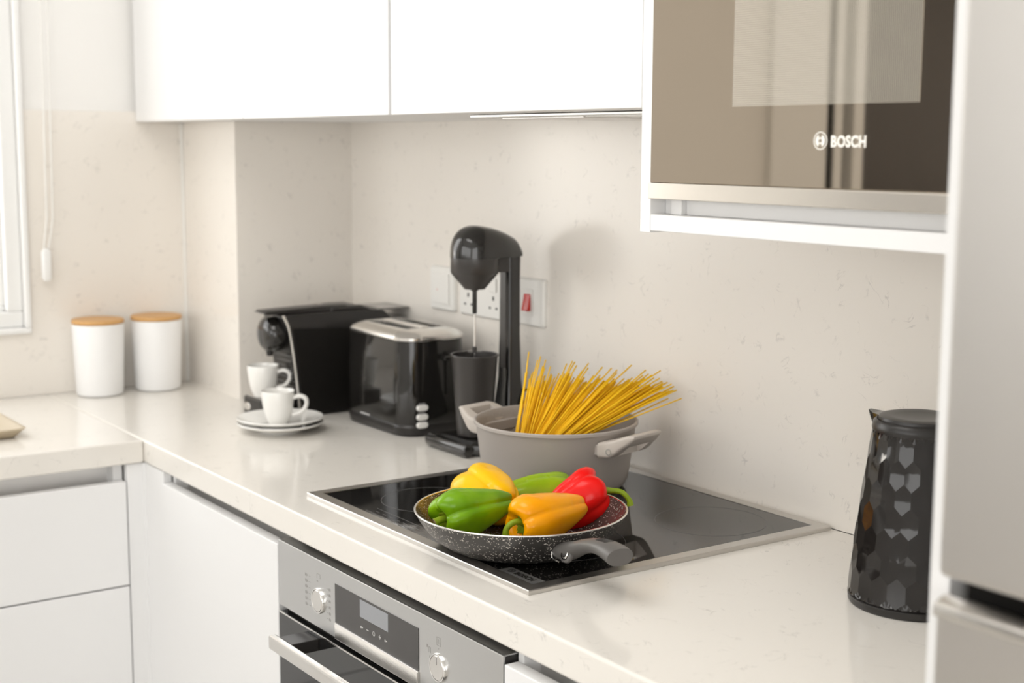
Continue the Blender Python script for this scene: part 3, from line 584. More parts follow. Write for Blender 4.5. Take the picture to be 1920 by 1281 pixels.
# ================================================================== capsule coffee machine
cm = thing('coffee_machine', 'slim black capsule coffee machine behind the espresso cups', 'coffee machine', (-0.625, 0.36, 0))
def cpoly(lst): return [(y - 0.36, z) for y, z in lst]
prism_x('body', 'blk_satin', cm, cpoly([(0.275, 0.003), (0.49, 0.003), (0.49, 0.178), (0.470, 0.199), (0.43, 0.205), (0.250, 0.204), (0.245, 0.197), (0.258, 0.165), (0.263, 0.13), (0.267, 0.09)]), -0.050, 0.050, 0.005)
prism_x('side_panel', 'blk_matte', cm, cpoly([(0.283, 0.006), (0.478, 0.006), (0.478, 0.168), (0.262, 0.176), (0.265, 0.155), (0.272, 0.10)]), 0.0495, 0.0545, 0.002)
pth = bez([(0.0500, 0.242 - 0.36, 0.204), (0.0520, 0.253 - 0.36, 0.178), (0.0525, 0.260 - 0.36, 0.140), (0.0525, 0.266 - 0.36, 0.095), (0.0525, 0.275 - 0.36, 0.004)], 6)
tube_obj('trim_strip', 'satin', cm, pth, 0.0028, 8)
rings = []
for y, r in ((0.2560, 0.034), (0.2400, 0.036), (0.2290, 0.034), (0.2230, 0.028), (0.2200, 0.018), (0.2190, 0.006)):
    rings.append([(0.95 * r * 1.15 * math.cos(2 * math.pi * k / 28), y - 0.36, 0.163 + r * math.sin(2 * math.pi * k / 28)) for k in range(28)])
smooth_link('brew_head', loft_mesh(rings), 'blk', cm)
lathe_obj('spout', 'blk_satin', cm, [(0, 0), (0.006, 0), (0.009, 0.02), (0, 0.02)], 16, (0, 0.236 - 0.36, 0.120))
lv = prism_x('lever', 'blk_satin', cm, cpoly([(0.205, 0.2085), (0.212, 0.2125), (0.330, 0.216), (0.385, 0.216), (0.392, 0.204), (0.30, 0.204), (0.26, 0.206), (0.215, 0.206)]), -0.004, 0.044, 0.002)
prism_x('top_cover', 'blk_satin', cm, cpoly([(0.345, 0.2035), (0.352, 0.2145), (0.415, 0.2135), (0.440, 0.2035)]), -0.030, 0.048, 0.003)
box('badge', 'satin', lv, -0.008, 0.012, 0.338 - 0.36, 0.350 - 0.36, 0.2155, 0.2165, 0)
for k in range(7): box('grille_bar', 'blk', cm, -0.042, 0.042, 0.262 - 0.36 + k * 0.001, 0.270 - 0.36 + k * 0.001, 0.118 - k * 0.0105, 0.1245 - k * 0.0105, 0.0015)
dt = smooth_link('drip_tray', loft_mesh([[(x + 0.0, y, z) for x, y, z in rrect(-0.062 + g, 0.045 - g, 0.200 - 0.36 + g, 0.276 - 0.36, 0.020, z)] for g, z in ((0.002, 0.001), (0, 0.003), (0, 0.034), (0.003, 0.0365))]), 'blk_satin', cm)
box('drip_grid', 'chrome', dt, -0.050, 0.036, 0.206 - 0.36, 0.25 - 0.36, 0.0366, 0.0388, 0.0005)
bm = lathe([(0, 0.0012), (0.013, 0.0012), (0.0145, 0)], 32); bm.transform(Matrix.Translation((-0.030, 0.1995 - 0.36, 0.018)) @ Matrix.Rotation(math.radians(90), 4, 'X') @ Matrix.Diagonal((1, 0.55, 1, 1)))
link('badge', to_mesh(bm), 'satin', dt)
smooth_link('water_tank', loft_mesh([rrect(-0.044, 0.046, 0.4905 - 0.36, 0.526 - 0.36, 0.014, z) for z in (0.004, 0.183)]), 'smoke', cm)
box('tank_lid', 'smoke', cm, -0.046, 0.048, 0.455 - 0.36, 0.527 - 0.36, 0.2000, 0.2045, 0.002)

# ================================================================== toaster
ts = thing('toaster', 'black two-slot toaster with a steel top and three white buttons', 'toaster', (-0.4, 0.412, 0))
def tsr(g, z, r=0.040): return rrect(-0.118 - g, 0.118 + g, -0.072 - g, 0.072 + g, r, z, 10)
smooth_link('base', loft_mesh([tsr(-0.004, 0.001), tsr(0.000, 0.004), tsr(0.003, 0.018), tsr(0.001, 0.022)]), 'blk_satin', ts)
smooth_link('body', loft_mesh([tsr(0.000, 0.0221), tsr(0.001, 0.030), tsr(0.0015, 0.10), tsr(-0.001, 0.176)]), 'blk', ts)
top = smooth_link('steel_top', loft_mesh([tsr(-0.001, 0.1762), tsr(0.0005, 0.178), tsr(0.0005, 0.183), tsr(-0.004, 0.1885), tsr(-0.014, 0.1935), tsr(-0.028, 0.1955, 0.02)]), 'satin', ts)
cs = [box('c', None, None, -0.478 + 0, -0.325, 0.412 + s * 0.0265 - 0.0145, 0.412 + s * 0.0265 + 0.0145, 0.186, 0.21, 0) for s in (-1, 1)]
for c in cs: c.parent = ts; c.location = (0.4, -0.412, 0)
cut(top, cs); top.data.materials.clear(); top.data.materials.append(MT['satin'])
for s in (-1, 1):
    sl = boxes('slot', 'blk_matte', ts, [(-0.077, 0.074, s * 0.0265 - 0.0143, s * 0.0265 + 0.0143, 0.1862, 0.1872)])
    boxes('bread_guide', 'chrome', sl, [(-0.075 + k * 0.0148, -0.0735 + k * 0.0148, s * 0.0265 - 0.0105, s * 0.0265 - 0.009, 0.1873, 0.1925) for k in range(11)] + [(-0.075, 0.073, s * 0.0265 - 0.0105, s * 0.0265 - 0.009, 0.1915, 0.1930), (-0.075, 0.073, s * 0.0265 + 0.009, s * 0.0265 + 0.0105, 0.1915, 0.1930)])
box('centre_bridge', 'satin', ts, -0.077, 0.074, -0.0085, 0.0085, 0.1950, 0.1972, 0.0008)
for z in (0.0545, 0.0375, 0.0215 + 0.001):
    smooth_link('button', loft_mesh([[(x2, y2, z2) for (y2, z2, _), x2 in zip(rrect(-0.036 - 0.0115 + g, -0.036 + 0.0115 - g, z - 0.0055 + g, z + 0.0055 - g, 0.0052 - g * 0.8, 0), [xx] * 36)] for g, xx in ((0, 0.1185), (0, 0.1225), (0.0015, 0.1240))]), 'white_plastic', ts)
    box('button_print', 'markw', ts, 0.1190, 0.1197, -0.043, -0.029, z + 0.0072, z + 0.0082, 0)
box('lever_slot', 'blk_matte', ts, 0.1183, 0.1196, 0.012, 0.018, 0.075, 0.155, 0)
box('lever', 'blk', ts, 0.119, 0.140, 0.002, 0.028, 0.140, 0.150, 0.003)
box('maker_print', 'markw', ts, -0.045, -0.010, -0.0740, -0.0733, 0.0235, 0.0258, 0)

# ================================================================== drink mixer
dm = thing('drink_mixer', 'black upright drink mixer with its spindle above a dark cup', 'drink mixer', (-0.142, 0.40, 0))
CYc = 0.075       # column centre behind the cup axis
def mbase(g, z): 
    return [(x, y, z) for x, y in [(-0.070 - g, -0.030), (-0.058, -0.045 - g), (0.050, -0.045 - g), (0.064 + g, -0.028), (0.050 + g, 0.055), (0.036 + g, 0.105 + g), (-0.036 - g, 0.105 + g), (-0.056 - g, 0.055)]]
smooth_link('base', loft_mesh([mbase(-0.003, 0.0008), mbase(0, 0.003), mbase(0.001, 0.010), mbase(-0.002, 0.019), mbase(-0.010, 0.0245)]), 'blk', dm, 25)
fb = [( -0.050 + 0.010 * math.cos(a) * 1.0 - 0.002, 0.0125 + 0.0115 * math.sin(a)) for a in [2 * math.pi * k / 20 for k in range(20)]]
prism_x('front_bar', 'blk', dm, fb, -0.068, 0.062, 0.003)
colr = []
for z, wx, dy, yo in ((0.018, 0.036, 0.030, 0.0), (0.06, 0.026, 0.020, 0.0), (0.12, 0.019, 0.0150, 0.0), (0.20, 0.0165, 0.0135, 0.0), (0.30, 0.0160, 0.0135, 0.0), (0.345, 0.0165, 0.0140, 0.0)):
    colr.append(rrect(-wx, wx, CYc - dy + yo, CYc + dy + yo, 0.006, z, 4))
smooth_link('column', loft_mesh(colr), 'blk', dm)
box('column_strip', 'charcoal', dm, -0.0085, 0.0085, CYc - 0.0150, CYc - 0.0125, 0.14, 0.335, 0.0008)
rings = []; NS = 20
for k in range(NS + 1):
    y = -0.0425 + (CYc + 0.0145 + 0.0425) * k / NS
    if y < 0: w = math.sqrt(max(0.0, 0.0428 ** 2 - y * y)); h = 0.056 * (max(0.0, 1 - (y / 0.0435) ** 2)) ** 0.42
    else:
        u = y / (CYc + 0.0145); w = 0.0428 * (1 - u) ** 1.0 + 0.0175 * u + 0.006 * math.sin(math.pi * u); h = 0.056 * (1 - 0.12 * u - 0.42 * u * u)
        if u > 0.86: h *= 1 - 0.35 * ((u - 0.86) / 0.14) ** 2
    w = max(w, 0.004); h = max(h, 0.006)
    rg = []
    for j in range(25):
        a = math.pi * j / 24; ca, sa = math.cos(a), math.sin(a)
        rg.append((w * math.copysign(abs(ca) ** 0.75, ca), y, 0.339 + h * abs(sa) ** 0.75))
    rings.append(rg)
smooth_link('head_cover', loft_mesh(rings), 'blk', dm, 55)
lathe_obj('motor_housing', 'charcoal', dm, [(0, 0.3388), (0.0420, 0.3388), (0.0420, 0.3140), (0.0405, 0.3110), (0.0190, 0.2855), (0.0185, 0.2845), (0.0080, 0.2835), (0.0045, 0.2800), (0, 0.2800)], 40)
box('neck', 'charcoal', dm, -0.0150, 0.0150, 0.030, CYc + 0.010, 0.3120, 0.3385, 0.003)
lathe_obj('spindle_sleeve', 'blk_satin', dm, [(0, 0.281), (0.0042, 0.281), (0.0042, 0.243), (0.003, 0.241), (0, 0.241)], 16)
lathe_obj('spindle', 'satin', dm, [(0, 0.242), (0.0019, 0.242), (0.0019, 0.135), (0, 0.135)], 12)
lathe_obj('agitator', 'charcoal', dm, [(0, 0.1720), (0.0125, 0.1735), (0.0125, 0.1748), (0.004, 0.1760), (0.004, 0.1830), (0, 0.1835)], 24)
cpn = tag(lathe_obj('mixing_cup', 'charcoal', None, [(0, 0.002), (0.0270, 0.002), (0.0285, 0.0), (0.0305, 0.002), (0.0405, 0.140), (0.0422, 0.1425), (0.0418, 0.1445), (0.0395, 0.1440), (0.0290, 0.006), (0, 0.005)], 56, (-0.142, 0.40, 0.0255)), 'dark grey mixing cup standing under the drink mixer spindle', 'cup')
# mains lead of the mixer, running along the wall to the socket
tube_obj('power_cord', 'blk_matte', dm, bez([(0.0, CYc + 0.020, 0.095), (0.030, CYc + 0.040, 0.100), (0.075, CYc + 0.043, 0.082), (0.100, CYc + 0.040, 0.050), (0.120, CYc + 0.035, 0.012), (0.090, CYc + 0.042, 0.004)], 8), 0.0028, 8)

# ================================================================== kettle
kt = thing('kettle', 'black kettle with a hammered hexagon pattern, partly behind the tall panel', 'kettle', (0.857, 0.362, 0))
def krad(z):      # body outline
    u = (z - 0.012) / (0.208 - 0.012); u = min(max(u, 0), 1)
    return 0.0755 - 0.0215 * u ** 1.25
lathe_obj('power_base', 'blk_satin', kt, [(0, 0.0005), (0.0735, 0.0005), (0.0750, 0.003), (0.0755, 0.0095), (0.073, 0.0115), (0, 0.0115)], 64)
bm = bmesh.new(); NH, rows = 22, 7; z0, z1 = 0.0118, 0.2085
pitch = (z1 - z0) / (rows * 0.75 + 0.25); 
def kp(th, z, off=0.0):
    z = min(max(z, z0), z1); r = krad(z) + off; return (r * math.cos(th), r * math.sin(th), z)
for rw in range(-1, rows + 1):
    zc = z0 + pitch * (0.5 + 0.75 * rw)
    for k in range(NH):
        th = 2 * math.pi * (k + (0.5 if rw % 2 else 0.0)) / NH; dth = math.pi / NH
        hexa = [(th, zc + pitch / 2), (th - dth, zc + pitch / 4), (th - dth, zc - pitch / 4), (th, zc - pitch / 2), (th + dth, zc - pitch / 4), (th + dth, zc + pitch / 4)]
        hexa = [(a, min(max(z, z0), z1)) for a, z in hexa]
        zs = [z for _, z in hexa]
        if max(zs) - min(zs) < 1e-4: continue
        outer = [bm.verts.new(kp(a, z)) for a, z in hexa]
        czm = sum(zs) / 6
        mid = [bm.verts.new(kp(th + (a - th) * 0.55, czm + (z - czm) * 0.55, -0.0006)) for a, z in hexa]
        cen = bm.verts.new(kp(th, czm, -0.0008))
        for i in range(6):
            j = (i + 1) % 6
            try: bm.faces.new((outer[i], outer[j], mid[j], mid[i]))
            except ValueError: pass
            bm.faces.new((mid[i], mid[j], cen))
link('body', to_mesh(bm), mat('kettle_black_enamel', (0.014, 0.012, 0.011), 0.04, spec=0.5), kt, smooth=True)
lathe_obj('shoulder', 'blk_satin', kt, [(0.0540, 0.2070), (0.0548, 0.2100), (0.0535, 0.2170), (0.0505, 0.2200), (0.0490, 0.2195), (0.0490, 0.210)], 64)
lathe_obj('lid', 'blk_satin', kt, [(0.0475, 0.214), (0.0480, 0.2205), (0.0470, 0.2235), (0.0400, 0.2250), (0.0300, 0.2235), (0, 0.2215)], 64)
sp = Matrix.Rotation(math.radians(190), 4, 'Z')
bm = loft_mesh([[(0.040, -0.016, 0.205), (0.040, 0.016, 0.205), (0.040, 0.017, 0.2205), (0.040, -0.017, 0.2205)], [(0.056, -0.009, 0.206), (0.056, 0.009, 0.206), (0.057, 0.010, 0.2215), (0.057, -0.010, 0.2215)], [(0.066, -0.002, 0.217), (0.066, 0.002, 0.217), (0.067, 0.003, 0.2235), (0.067, -0.003, 0.2235)]]); bm.transform(sp)
link('spout', to_mesh(bm), 'blk', kt)
hp = bez([(-0.048, 0, 0.208), (-0.075, 0, 0.212), (-0.105, 0, 0.195), (-0.112, 0, 0.140), (-0.100, 0, 0.075), (-0.070, 0, 0.045)], 6)
rings = []
for i, p_ in enumerate(hp):
    tt = (hp[min(i + 1, len(hp) - 1)] - hp[max(i - 1, 0)]).normalized(); nn = Vector((0, 1, 0)); bb = tt.cross(nn)
    rings.append([sp @ (p_ + nn * 0.013 * math.cos(2 * math.pi * k / 14) + bb * 0.008 * math.sin(2 * math.pi * k / 14)) for k in range(14)])
smooth_link('handle', loft_mesh(rings), 'blk_satin', kt)

# ================================================================== saucepan
PX, PY = 0.166, 0.349
pt = thing('cooking_pot', 'warm grey cooking pot with two side handles on the hob, full of spaghetti', 'pot', (PX, PY, 0.0062), math.radians(13))
lathe_obj('body', 'pot', pt, [(0, 0.0015), (0.097, 0.0015), (0.100, 0.0003), (0.1035, 0.0015), (0.1095, 0.0070), (0.1135, 0.0150), (0.1160, 0.030), (0.1245, 0.095), (0.1262, 0.0985), (0.1285, 0.0990), (0.1285, 0.1030), (0.1270, 0.1045), (0.1245, 0.1040)], 96)
lathe_obj('inside', 'pot_in', pt, [(0.1246, 0.1040), (0.1235, 0.1020), (0.1215, 0.094), (0.1130, 0.030), (0.1075, 0.012), (0.095, 0.006), (0, 0.0055)], 96)
def pot_handle(rot):
    """loop grip: upper surface waves up and out, rectangular window through it"""
    def sec(u, hw, zt, zb): return u, hw, zt, zb
    st = bez([(0.1205, 0.090, 0.0670), (0.130, 0.0925, 0.0680), (0.140, 0.0940, 0.0690), (0.150, 0.0975, 0.0750), (0.160, 0.1020, 0.0840), (0.169, 0.1050, 0.0905), (0.176, 0.1055, 0.0975), (0.1785, 0.1045, 0.1005)], 3)
    rings = []
    for q in st:
        u, zt, zb = q.x, q.y, q.z; hw = 0.047 - 0.0135 * max(0, (u - 0.14) / 0.0385) ** 1.6; e = min(0.005, (zt - zb) * 0.45)
        sec_ = []
        for cx_, cz_, a0 in ((hw - e, zt - e, 0), (-hw + e, zt - e, 90), (-hw + e, zb + e, 180), (hw - e, zb + e, 270)):
            for k in range(5): aa = math.radians(a0 + 22.5 * k); sec_.append((u, cx_ + e * math.cos(aa), cz_ + e * math.sin(aa)))
        rings.append(sec_)
    o = smooth_link('handle', loft_mesh(rings), 'pothandle', pt, 40)
    c = box('c', None, None, 0.140, 0.163, -0.025, 0.025, 0.03, 0.15, 0.0); c.parent = pt
    cut(o, [c]); o.data.materials.clear(); o.data.materials.append(MT['pothandle'])
    for f in o.data.polygons: f.use_smooth = True
    o.data.set_sharp_from_angle(angle=math.radians(40))
    o.rotation_euler = (0, 0, rot)
    bm = lathe([(0.0032, 0.0003), (0.0055, 0.0003), (0.0050, -0.0005), (0.0032, -0.001), (0, -0.001)], 20); bm.transform(Matrix.Translation((0.1420, -0.0472, 0.0790)) @ Matrix.Rotation(math.radians(90), 4, 'X'))
    link('screw', to_mesh(bm), 'satin', o)
    box('bracket', 'pot', o, 0.1130, 0.1200, -0.044, 0.044, 0.070, 0.086, 0.001)
pot_handle(0.0); pot_handle(math.pi)

# spaghetti: every strand is its own thing
def strand_mesh(bend):
    L = 0.232; pts = [Vector((bend * math.sin(math.pi * k / 5), 0, L * k / 5)) for k in range(6)]
    me = to_mesh(tube(pts, 0.00112, 6), 'spaghetti'); me.materials.append(MT['pasta'])
    for f in me.polygons: f.use_smooth = True
    return me
SM = [strand_mesh(b) for b in (0.0, 0.0015, -0.0015, 0.003)]
r2 = Vector((0.572, 0.820, 0)); f2 = Vector((-0.820, 0.572, 0)); cen = Vector((PX, PY, 0.006))
rs = random.Random(11); NSP = 285; L = 0.232
for i in range(NSP):
    s = (i + rs.random()) / NSP; s = s ** 0.85
    if rs.random() < 0.55: s = min(1, max(0, round(s * 7) / 7 + rs.gauss(0, 0.035)))     # strands cling in bunches
    zt = 0.158 - 0.008 * s + 0.004 * math.sin(math.pi * s) + rs.gauss(0, 0.006); ut = -0.045 + 0.226 * s + rs.gauss(0, 0.006)
    if rs.random() < 0.06: zt += 0.022 * (1 - 0.5 * s) + 0.01
    zb = 0.010 + 0.038 * s + rs.random() * 0.006; ub_ = -0.092 + 0.070 * s + rs.gauss(0, 0.005)
    dv2 = L * L - (zt - zb) ** 2 - (ut - ub_) ** 2
    if dv2 < 0:
        k = math.sqrt(L * L / ((zt - zb) ** 2 + (ut - ub_) ** 2)); ub_ = ut - (ut - ub_) * k; zb = max(0.008, zt - (zt - zb) * k); dv2 = 0.0
    dv = min(math.sqrt(dv2), 0.105 * (1 - s) + 0.03)
    off = (rs.random() - 0.5) * (0.045 - 0.010 * s)
    vb, vt = -0.55 * dv + off - 0.008 * s, 0.45 * dv + off - 0.012 * s
    rb = math.hypot(ub_, vb)
    if rb > 0.088: ub_ *= 0.088 / rb; vb *= 0.088 / rb
    a = cen + r2 * ub_ + f2 * vb + Vector((0, 0, zb)); b = cen + r2 * ut + f2 * vt + Vector((0, 0, zt))
    d = (b - a).normalized(); ln = (b - a).length * rs.uniform(0.97, 1.02); tip = a + d * ln
    if tip.y > 0.522: a.y -= tip.y - 0.522
    o = bpy.data.objects.new('spaghetti_strand', rs.choice(SM)); COL.objects.link(o)
    o.location = a; o.rotation_mode = 'QUATERNION'; o.rotation_quaternion = d.to_track_quat('Z', 'Y'); o.scale = (1, 1, ln / L)
    tag(o, 'thin yellow strand of dry spaghetti fanned out in the grey pot', 'spaghetti', 'dry spaghetti strands in the pot')

# ================================================================== frying pan
FXc, FYc = 0.412, 0.109
fp = thing('frying_pan', 'dark speckled frying pan holding five bell peppers, on the hob', 'frying pan', (FXc, FYc, 0.0062), math.radians(-10))
lathe_obj('body', 'pan', fp, [(0, 0.001), (0.092, 0.0003), (0.096, 0.001), (0.1050, 0.0055), (0.1170, 0.0140), (0.1280, 0.0255), (0.1365, 0.0385), (0.1418, 0.0485)], 96)
lathe_obj('inside', 'pan_in', fp, [(0.1395, 0.0488), (0.1340, 0.0385), (0.1255, 0.0265), (0.1150, 0.0160), (0.1030, 0.0080), (0.092, 0.0048), (0, 0.0045)], 96)
lathe_obj('rim', 'rim', fp, [(0.1394, 0.0484), (0.1420, 0.0480), (0.1426, 0.0490), (0.1418, 0.0500), (0.1398, 0.0500), (0.1392, 0.0490), (0.1394, 0.0484)], 96, auto=80)
# handle: rises from the pan, arches over and ends in a flat slanted cut
hs = [(0.124, 0.0255, 0.0165, 0.0125), (0.138, 0.0265, 0.0165, 0.0125), (0.150, 0.0305, 0.0150, 0.0112), (0.165, 0.0370, 0.0138, 0.0098), (0.182, 0.0440, 0.0136, 0.0090), (0.200, 0.0500, 0.0140, 0.0088), (0.220, 0.0545, 0.0148, 0.0090), (0.240, 0.0565, 0.0165, 0.0096), (0.258, 0.0558, 0.0175, 0.0106), (0.270, 0.0540, 0.0172, 0.0112)]
rings = []
for i, (u, z, w, h) in enumerate(hs):
    a, b = hs[max(i - 1, 0)], hs[min(i + 1, len(hs) - 1)]; tv = Vector((b[0] - a[0], 0, b[1] - a[1])).normalized(); nv = Vector((-tv.z, 0, tv.x))
    rings.append([Vector((u, 0, z)) + Vector((0, 1, 0)) * w * math.cos(2 * math.pi * k / 24) + nv * h * math.copysign(abs(math.sin(2 * math.pi * k / 24)) ** 0.8, math.sin(2 * math.pi * k / 24)) for k in range(24)])
hn = smooth_link('handle', loft_mesh(rings), 'panhandle', fp, 50)
c = box('c', None, None, -0.013, 0.013, -0.0065, 0.0065, -0.03, 0.03, 0.002)
c.location = (0.2330, 0.0, 0.0600); c.rotation_euler = (0, math.radians(-8), 0)
c2 = box('c', None, None, -0.004, 0.004, -0.004, 0.004, -0.001, 0.001, 0); c2.location = (0.15, 0.0, 0.0)
c.parent = fp; c2.parent = fp
cut(hn, [c, c2]); hn.data.materials.clear(); hn.data.materials.append(MT['panhandle'])
for f in hn.data.polygons: f.use_smooth = True
hn.data.set_sharp_from_angle(angle=math.radians(45))
bm = lathe([(0.0045, 0.0), (0.0075, 0.0005), (0.0070, -0.002), (0.0035, -0.003), (0, -0.003)], 24); bm.transform(Matrix.Translation((0.156, -0.0142, 0.030)) @ Matrix.Rotation(math.radians(70), 4, 'X'))
link('screw', to_mesh(bm), 'chrome', fp, smooth=True)
bm = lathe([(0.0085, -0.0002), (0.0115, 0.0), (0.0115, -0.006), (0.0085, -0.006), (0.0085, -0.0002)], 28); bm.transform(Matrix.Translation((0.156, -0.0130, 0.030)) @ Matrix.Rotation(math.radians(70), 4, 'X'))
link('screw_boss', to_mesh(bm), 'panhandle', fp, smooth=True)
tube_obj('handle_edge', 'chrome', fp, bez([(0.1250, -0.016, 0.0240), (0.1290, -0.017, 0.0165), (0.1400, -0.014, 0.0148)], 6), 0.0011, 6)

# ================================================================== bell peppers
Lr, Lc, Lu = Vector((0.572, 0.820, 0)), Vector((0.820, -0.572, 0)), Vector((0, 0, 1))      # right, towards the viewer, up
def pepper(label, skin, centre, axis, roll, length, R, lobes, taper, seed, stem_pts, dip=0.16, stem_r=0.0042, curve=0.0, groove=0.13):
    """axis points to the stem. Body built as a lobed, tapering, slightly bent solid with a sunken stem end"""
    ax = axis.normalized(); ref = Vector((0, 0, 1)) if abs(ax.z) < 0.9 else Vector((1, 0, 0))
    ex = (ref - ax * ref.dot(ax)).normalized(); ey = ax.cross(ex)
    rot = Matrix((ex, ey, ax)).transposed().to_4x4() @ Matrix.Rotation(roll, 4, 'Z')
    t = thing('bell_pepper', label, 'pepper', centre, 0, 'bell peppers in the frying pan')
    rn = random.Random(seed); ph = [rn.uniform(-0.22, 0.22) for _ in range(lobes)]; big = [rn.uniform(0.90, 1.10) for _ in range(lobes)]
    # profile: (radius factor, height factor) from stem dimple over the shoulder to the blossom end
    prof = [(0.0, 0.5 - dip), (0.14, 0.5 - dip * 0.92), (0.26, 0.5 - dip * 0.62), (0.38, 0.5 - dip * 0.28), (0.52, 0.5 - dip * 0.06), (0.66, 0.497), (0.80, 0.47), (0.91, 0.42), (0.975, 0.34), (1.0, 0.24), (0.99, 0.13), (0.965, 0.02), (0.925, -0.09), (0.875, -0.19), (0.81, -0.28), (0.73, -0.36), (0.62, -0.425), (0.48, -0.468), (0.33, -0.482), (0.18, -0.470), (0.0, -0.455)]
    P2 = bez([(a, b, 0) for a, b in prof], 3); n = 84; bm = bmesh.new(); prev = None
    for kk, q in enumerate(P2):
        rf, hf = max(q.x, 0.0), q.y; u = 0.5 - hf                                     # 0 stem .. 1 tip
        tf = 1 - taper * max(0.0, u - 0.25)
        cur = []
        if kk in (0, len(P2) - 1): ring = [0]
        else: ring = range(n)
        for i in ring:
            th = 2 * math.pi * i / n; x = th * lobes / (2 * math.pi); li = int(x) % lobes; fr = x - int(x)
            g = (1 - abs(math.sin(math.pi * x))) ** 2.2
            bl = big[li] * (0.5 - 0.5 * math.cos(2 * math.pi * fr)) + 1.0 * (0.5 + 0.5 * math.cos(2 * math.pi * fr))
            gs = groove * (0.55 + 0.9 * abs(hf) * 2 * 0.6)
            rr = R * rf * tf * (1 - gs * g) * (1 + (bl - 1) * (0.4 + 0.6 * rf))
            rr *= 1 + 0.018 * math.sin(3 * th + seed) * math.sin(5 * hf + seed) + 0.012 * math.sin(7 * hf * 2 + 2 * th + seed * 2)
            edge = (1 - abs(rf * 2 - 1)) if rf < 1 else 0
            hh = length * (hf + (0.055 * (math.sin(math.pi * x) ** 2 - 0.5) * max(0, min(1, rf * 1.5)) * (1 if hf > 0.1 else -0.8 if hf < -0.25 else 0)) * (big[li] ** 3))
            v = Vector((rr * math.cos(th), rr * math.sin(th), hh))
            v.x += curve * (hf * hf) * length
            cur.append(bm.verts.new(rot @ v))
        if prev is not None:
            for i in range(n):
                j = (i + 1) % n
                if len(prev) == 1: bm.faces.new((prev[0], cur[j], cur[i]))
                elif len(cur) == 1: bm.faces.new((prev[i], prev[j], cur[0]))
                else: bm.faces.new((prev[i], prev[j], cur[j], cur[i]))
        prev = cur
    link('flesh', to_mesh(bm), skin, t, smooth=True)
    # calyx: small crinkled star cap in the dimple
    zb = length * (0.5 - dip * 0.80); bm = bmesh.new(); cc = bm.verts.new(rot @ Vector((curve * 0.2 * length, 0, zb + 0.004))); rg = []
    for i in range(30):
        th = 2 * math.pi * i / 30; r = R * (0.30 + 0.07 * math.cos(5 * th + seed) + 0.02 * math.sin(11 * th)); rg.append(bm.verts.new(rot @ Vector((r * math.cos(th) + curve * 0.2 * length, r * math.sin(th), zb + 0.0055 + 0.0016 * math.cos(5 * th + seed) + dip * length * 0.22))))
    r2_ = [bm.verts.new(rot @ Vector((R * 0.17 * math.cos(2 * math.pi * i / 30) + curve * 0.2 * length, R * 0.17 * math.sin(2 * math.pi * i / 30), zb + 0.0045))) for i in range(30)]
    for i in range(30):
        j = (i + 1) % 30; bm.faces.new((cc, r2_[i], r2_[j])); bm.faces.new((r2_[i], rg[i], rg[j], r2_[j]))
    cal = link('calyx', to_mesh(bm), 'stem', t, smooth=True); sd = cal.modifiers.new('thick', 'SOLIDIFY'); sd.thickness = 0.0016
    # stem, given in (right, towards viewer, up) offsets from the calyx
    base = rot @ Vector((curve * 0.2 * length, 0, zb)); pts = [base] + [base + Lr * a + Lc * b + Lu * c_ for a, b, c_ in stem_pts]
    pp = bez(pts, 6); m_ = len(pp); rad = [stem_r * (1.35 - 0.5 * min(1, k / (m_ * 0.3)) + 0.30 * max(0, (k - m_ * 0.7) / (m_ * 0.3))) for k in range(m_)]
    stem = smooth_link('stem', tube(pp, rad, 12), 'stem', t, 60)
    d = (pp[-1] - pp[-2]).normalized(); bm = lathe([(0, 0.0006), (rad[-1] * 0.85, 0.0005), (rad[-1] * 0.97, -0.0004)], 14); bm.transform(Matrix.Translation(pp[-1]) @ d.to_track_quat('Z', 'Y').to_matrix().to_4x4())
    link('cut_end', to_mesh(bm), 'stemcut', stem)
    return t
pepper('dark green bell pepper lying with its stubby stem over the pan rim', 'p_green', (0.369, 0.066, 0.0475), -0.84 * Lr + 0.50 * Lc - 0.12 * Lu, 0.5, 0.112, 0.0380, 4, 0.60, 3, [(-0.006, 0.006, 0.001), (-0.014, 0.010, 0.000), (-0.021, 0.013, -0.003)], stem_r=0.0058, groove=0.20, dip=0.20)
pepper('yellow bell pepper at the back left of the frying pan', 'p_yellow', (0.3165, 0.1245, 0.0475), -0.45 * Lr - 0.80 * Lc + 0.10 * Lu, 1.0, 0.096, 0.0420, 4, 0.05, 8, [(-0.006, -0.008, 0.002), (-0.012, -0.012, 0.003)])
pepper('light green bell pepper behind the orange one, half hidden', 'p_lime', (0.318, 0.208, 0.0410), 0.93 * Lr - 0.35 * Lc - 0.05 * Lu, 0.2, 0.100, 0.0300, 3, 0.15, 5, [(0.006, -0.004, 0.001), (0.012, -0.007, 0.0)])
pepper('orange bell pepper at the front of the frying pan with a hooked green stem', 'p_orange', (0.434, 0.142, 0.0440), -0.80 * Lr + 0.50 * Lc - 0.14 * Lu, 1.1, 0.112, 0.0395, 3, 0.55, 12, [(-0.010, 0.010, 0.006), (-0.020, 0.014, 0.004), (-0.027, 0.016, -0.004), (-0.027, 0.016, -0.016)], stem_r=0.0048, groove=0.17, dip=0.20)
pepper('red bell pepper on the right of the frying pan with a long curved stem', 'p_red', (0.392, 0.214, 0.0410), 0.82 * Lr - 0.15 * Lc + 0.50 * Lu, 0.35, 0.094, 0.0375, 4, 0.20, 21, [(0.020, 0.000, 0.000), (0.036, 0.002, -0.002), (0.046, 0.004, -0.012), (0.048, 0.005, -0.020)], stem_r=0.0045)

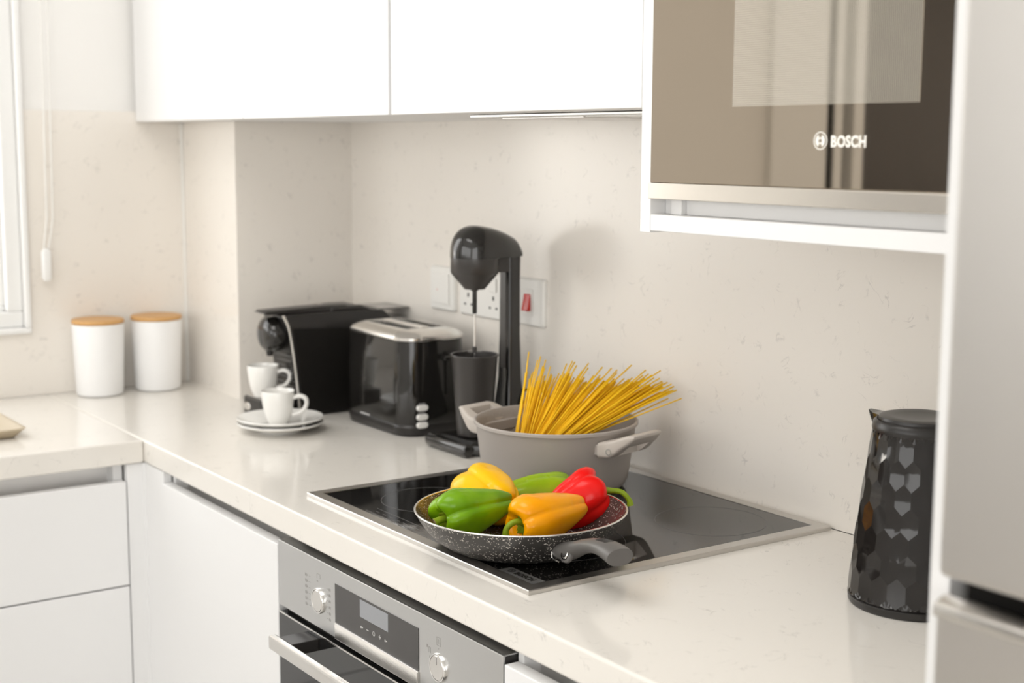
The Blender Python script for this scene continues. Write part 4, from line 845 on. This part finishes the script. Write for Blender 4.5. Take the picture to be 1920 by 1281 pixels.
# ------------------------------------------------------------------ lift the whole kitchen so that the floor lies at height zero
for o in bpy.data.objects:
    if o.parent is None and o.type in ('MESH', 'EMPTY'): o.location.z += H
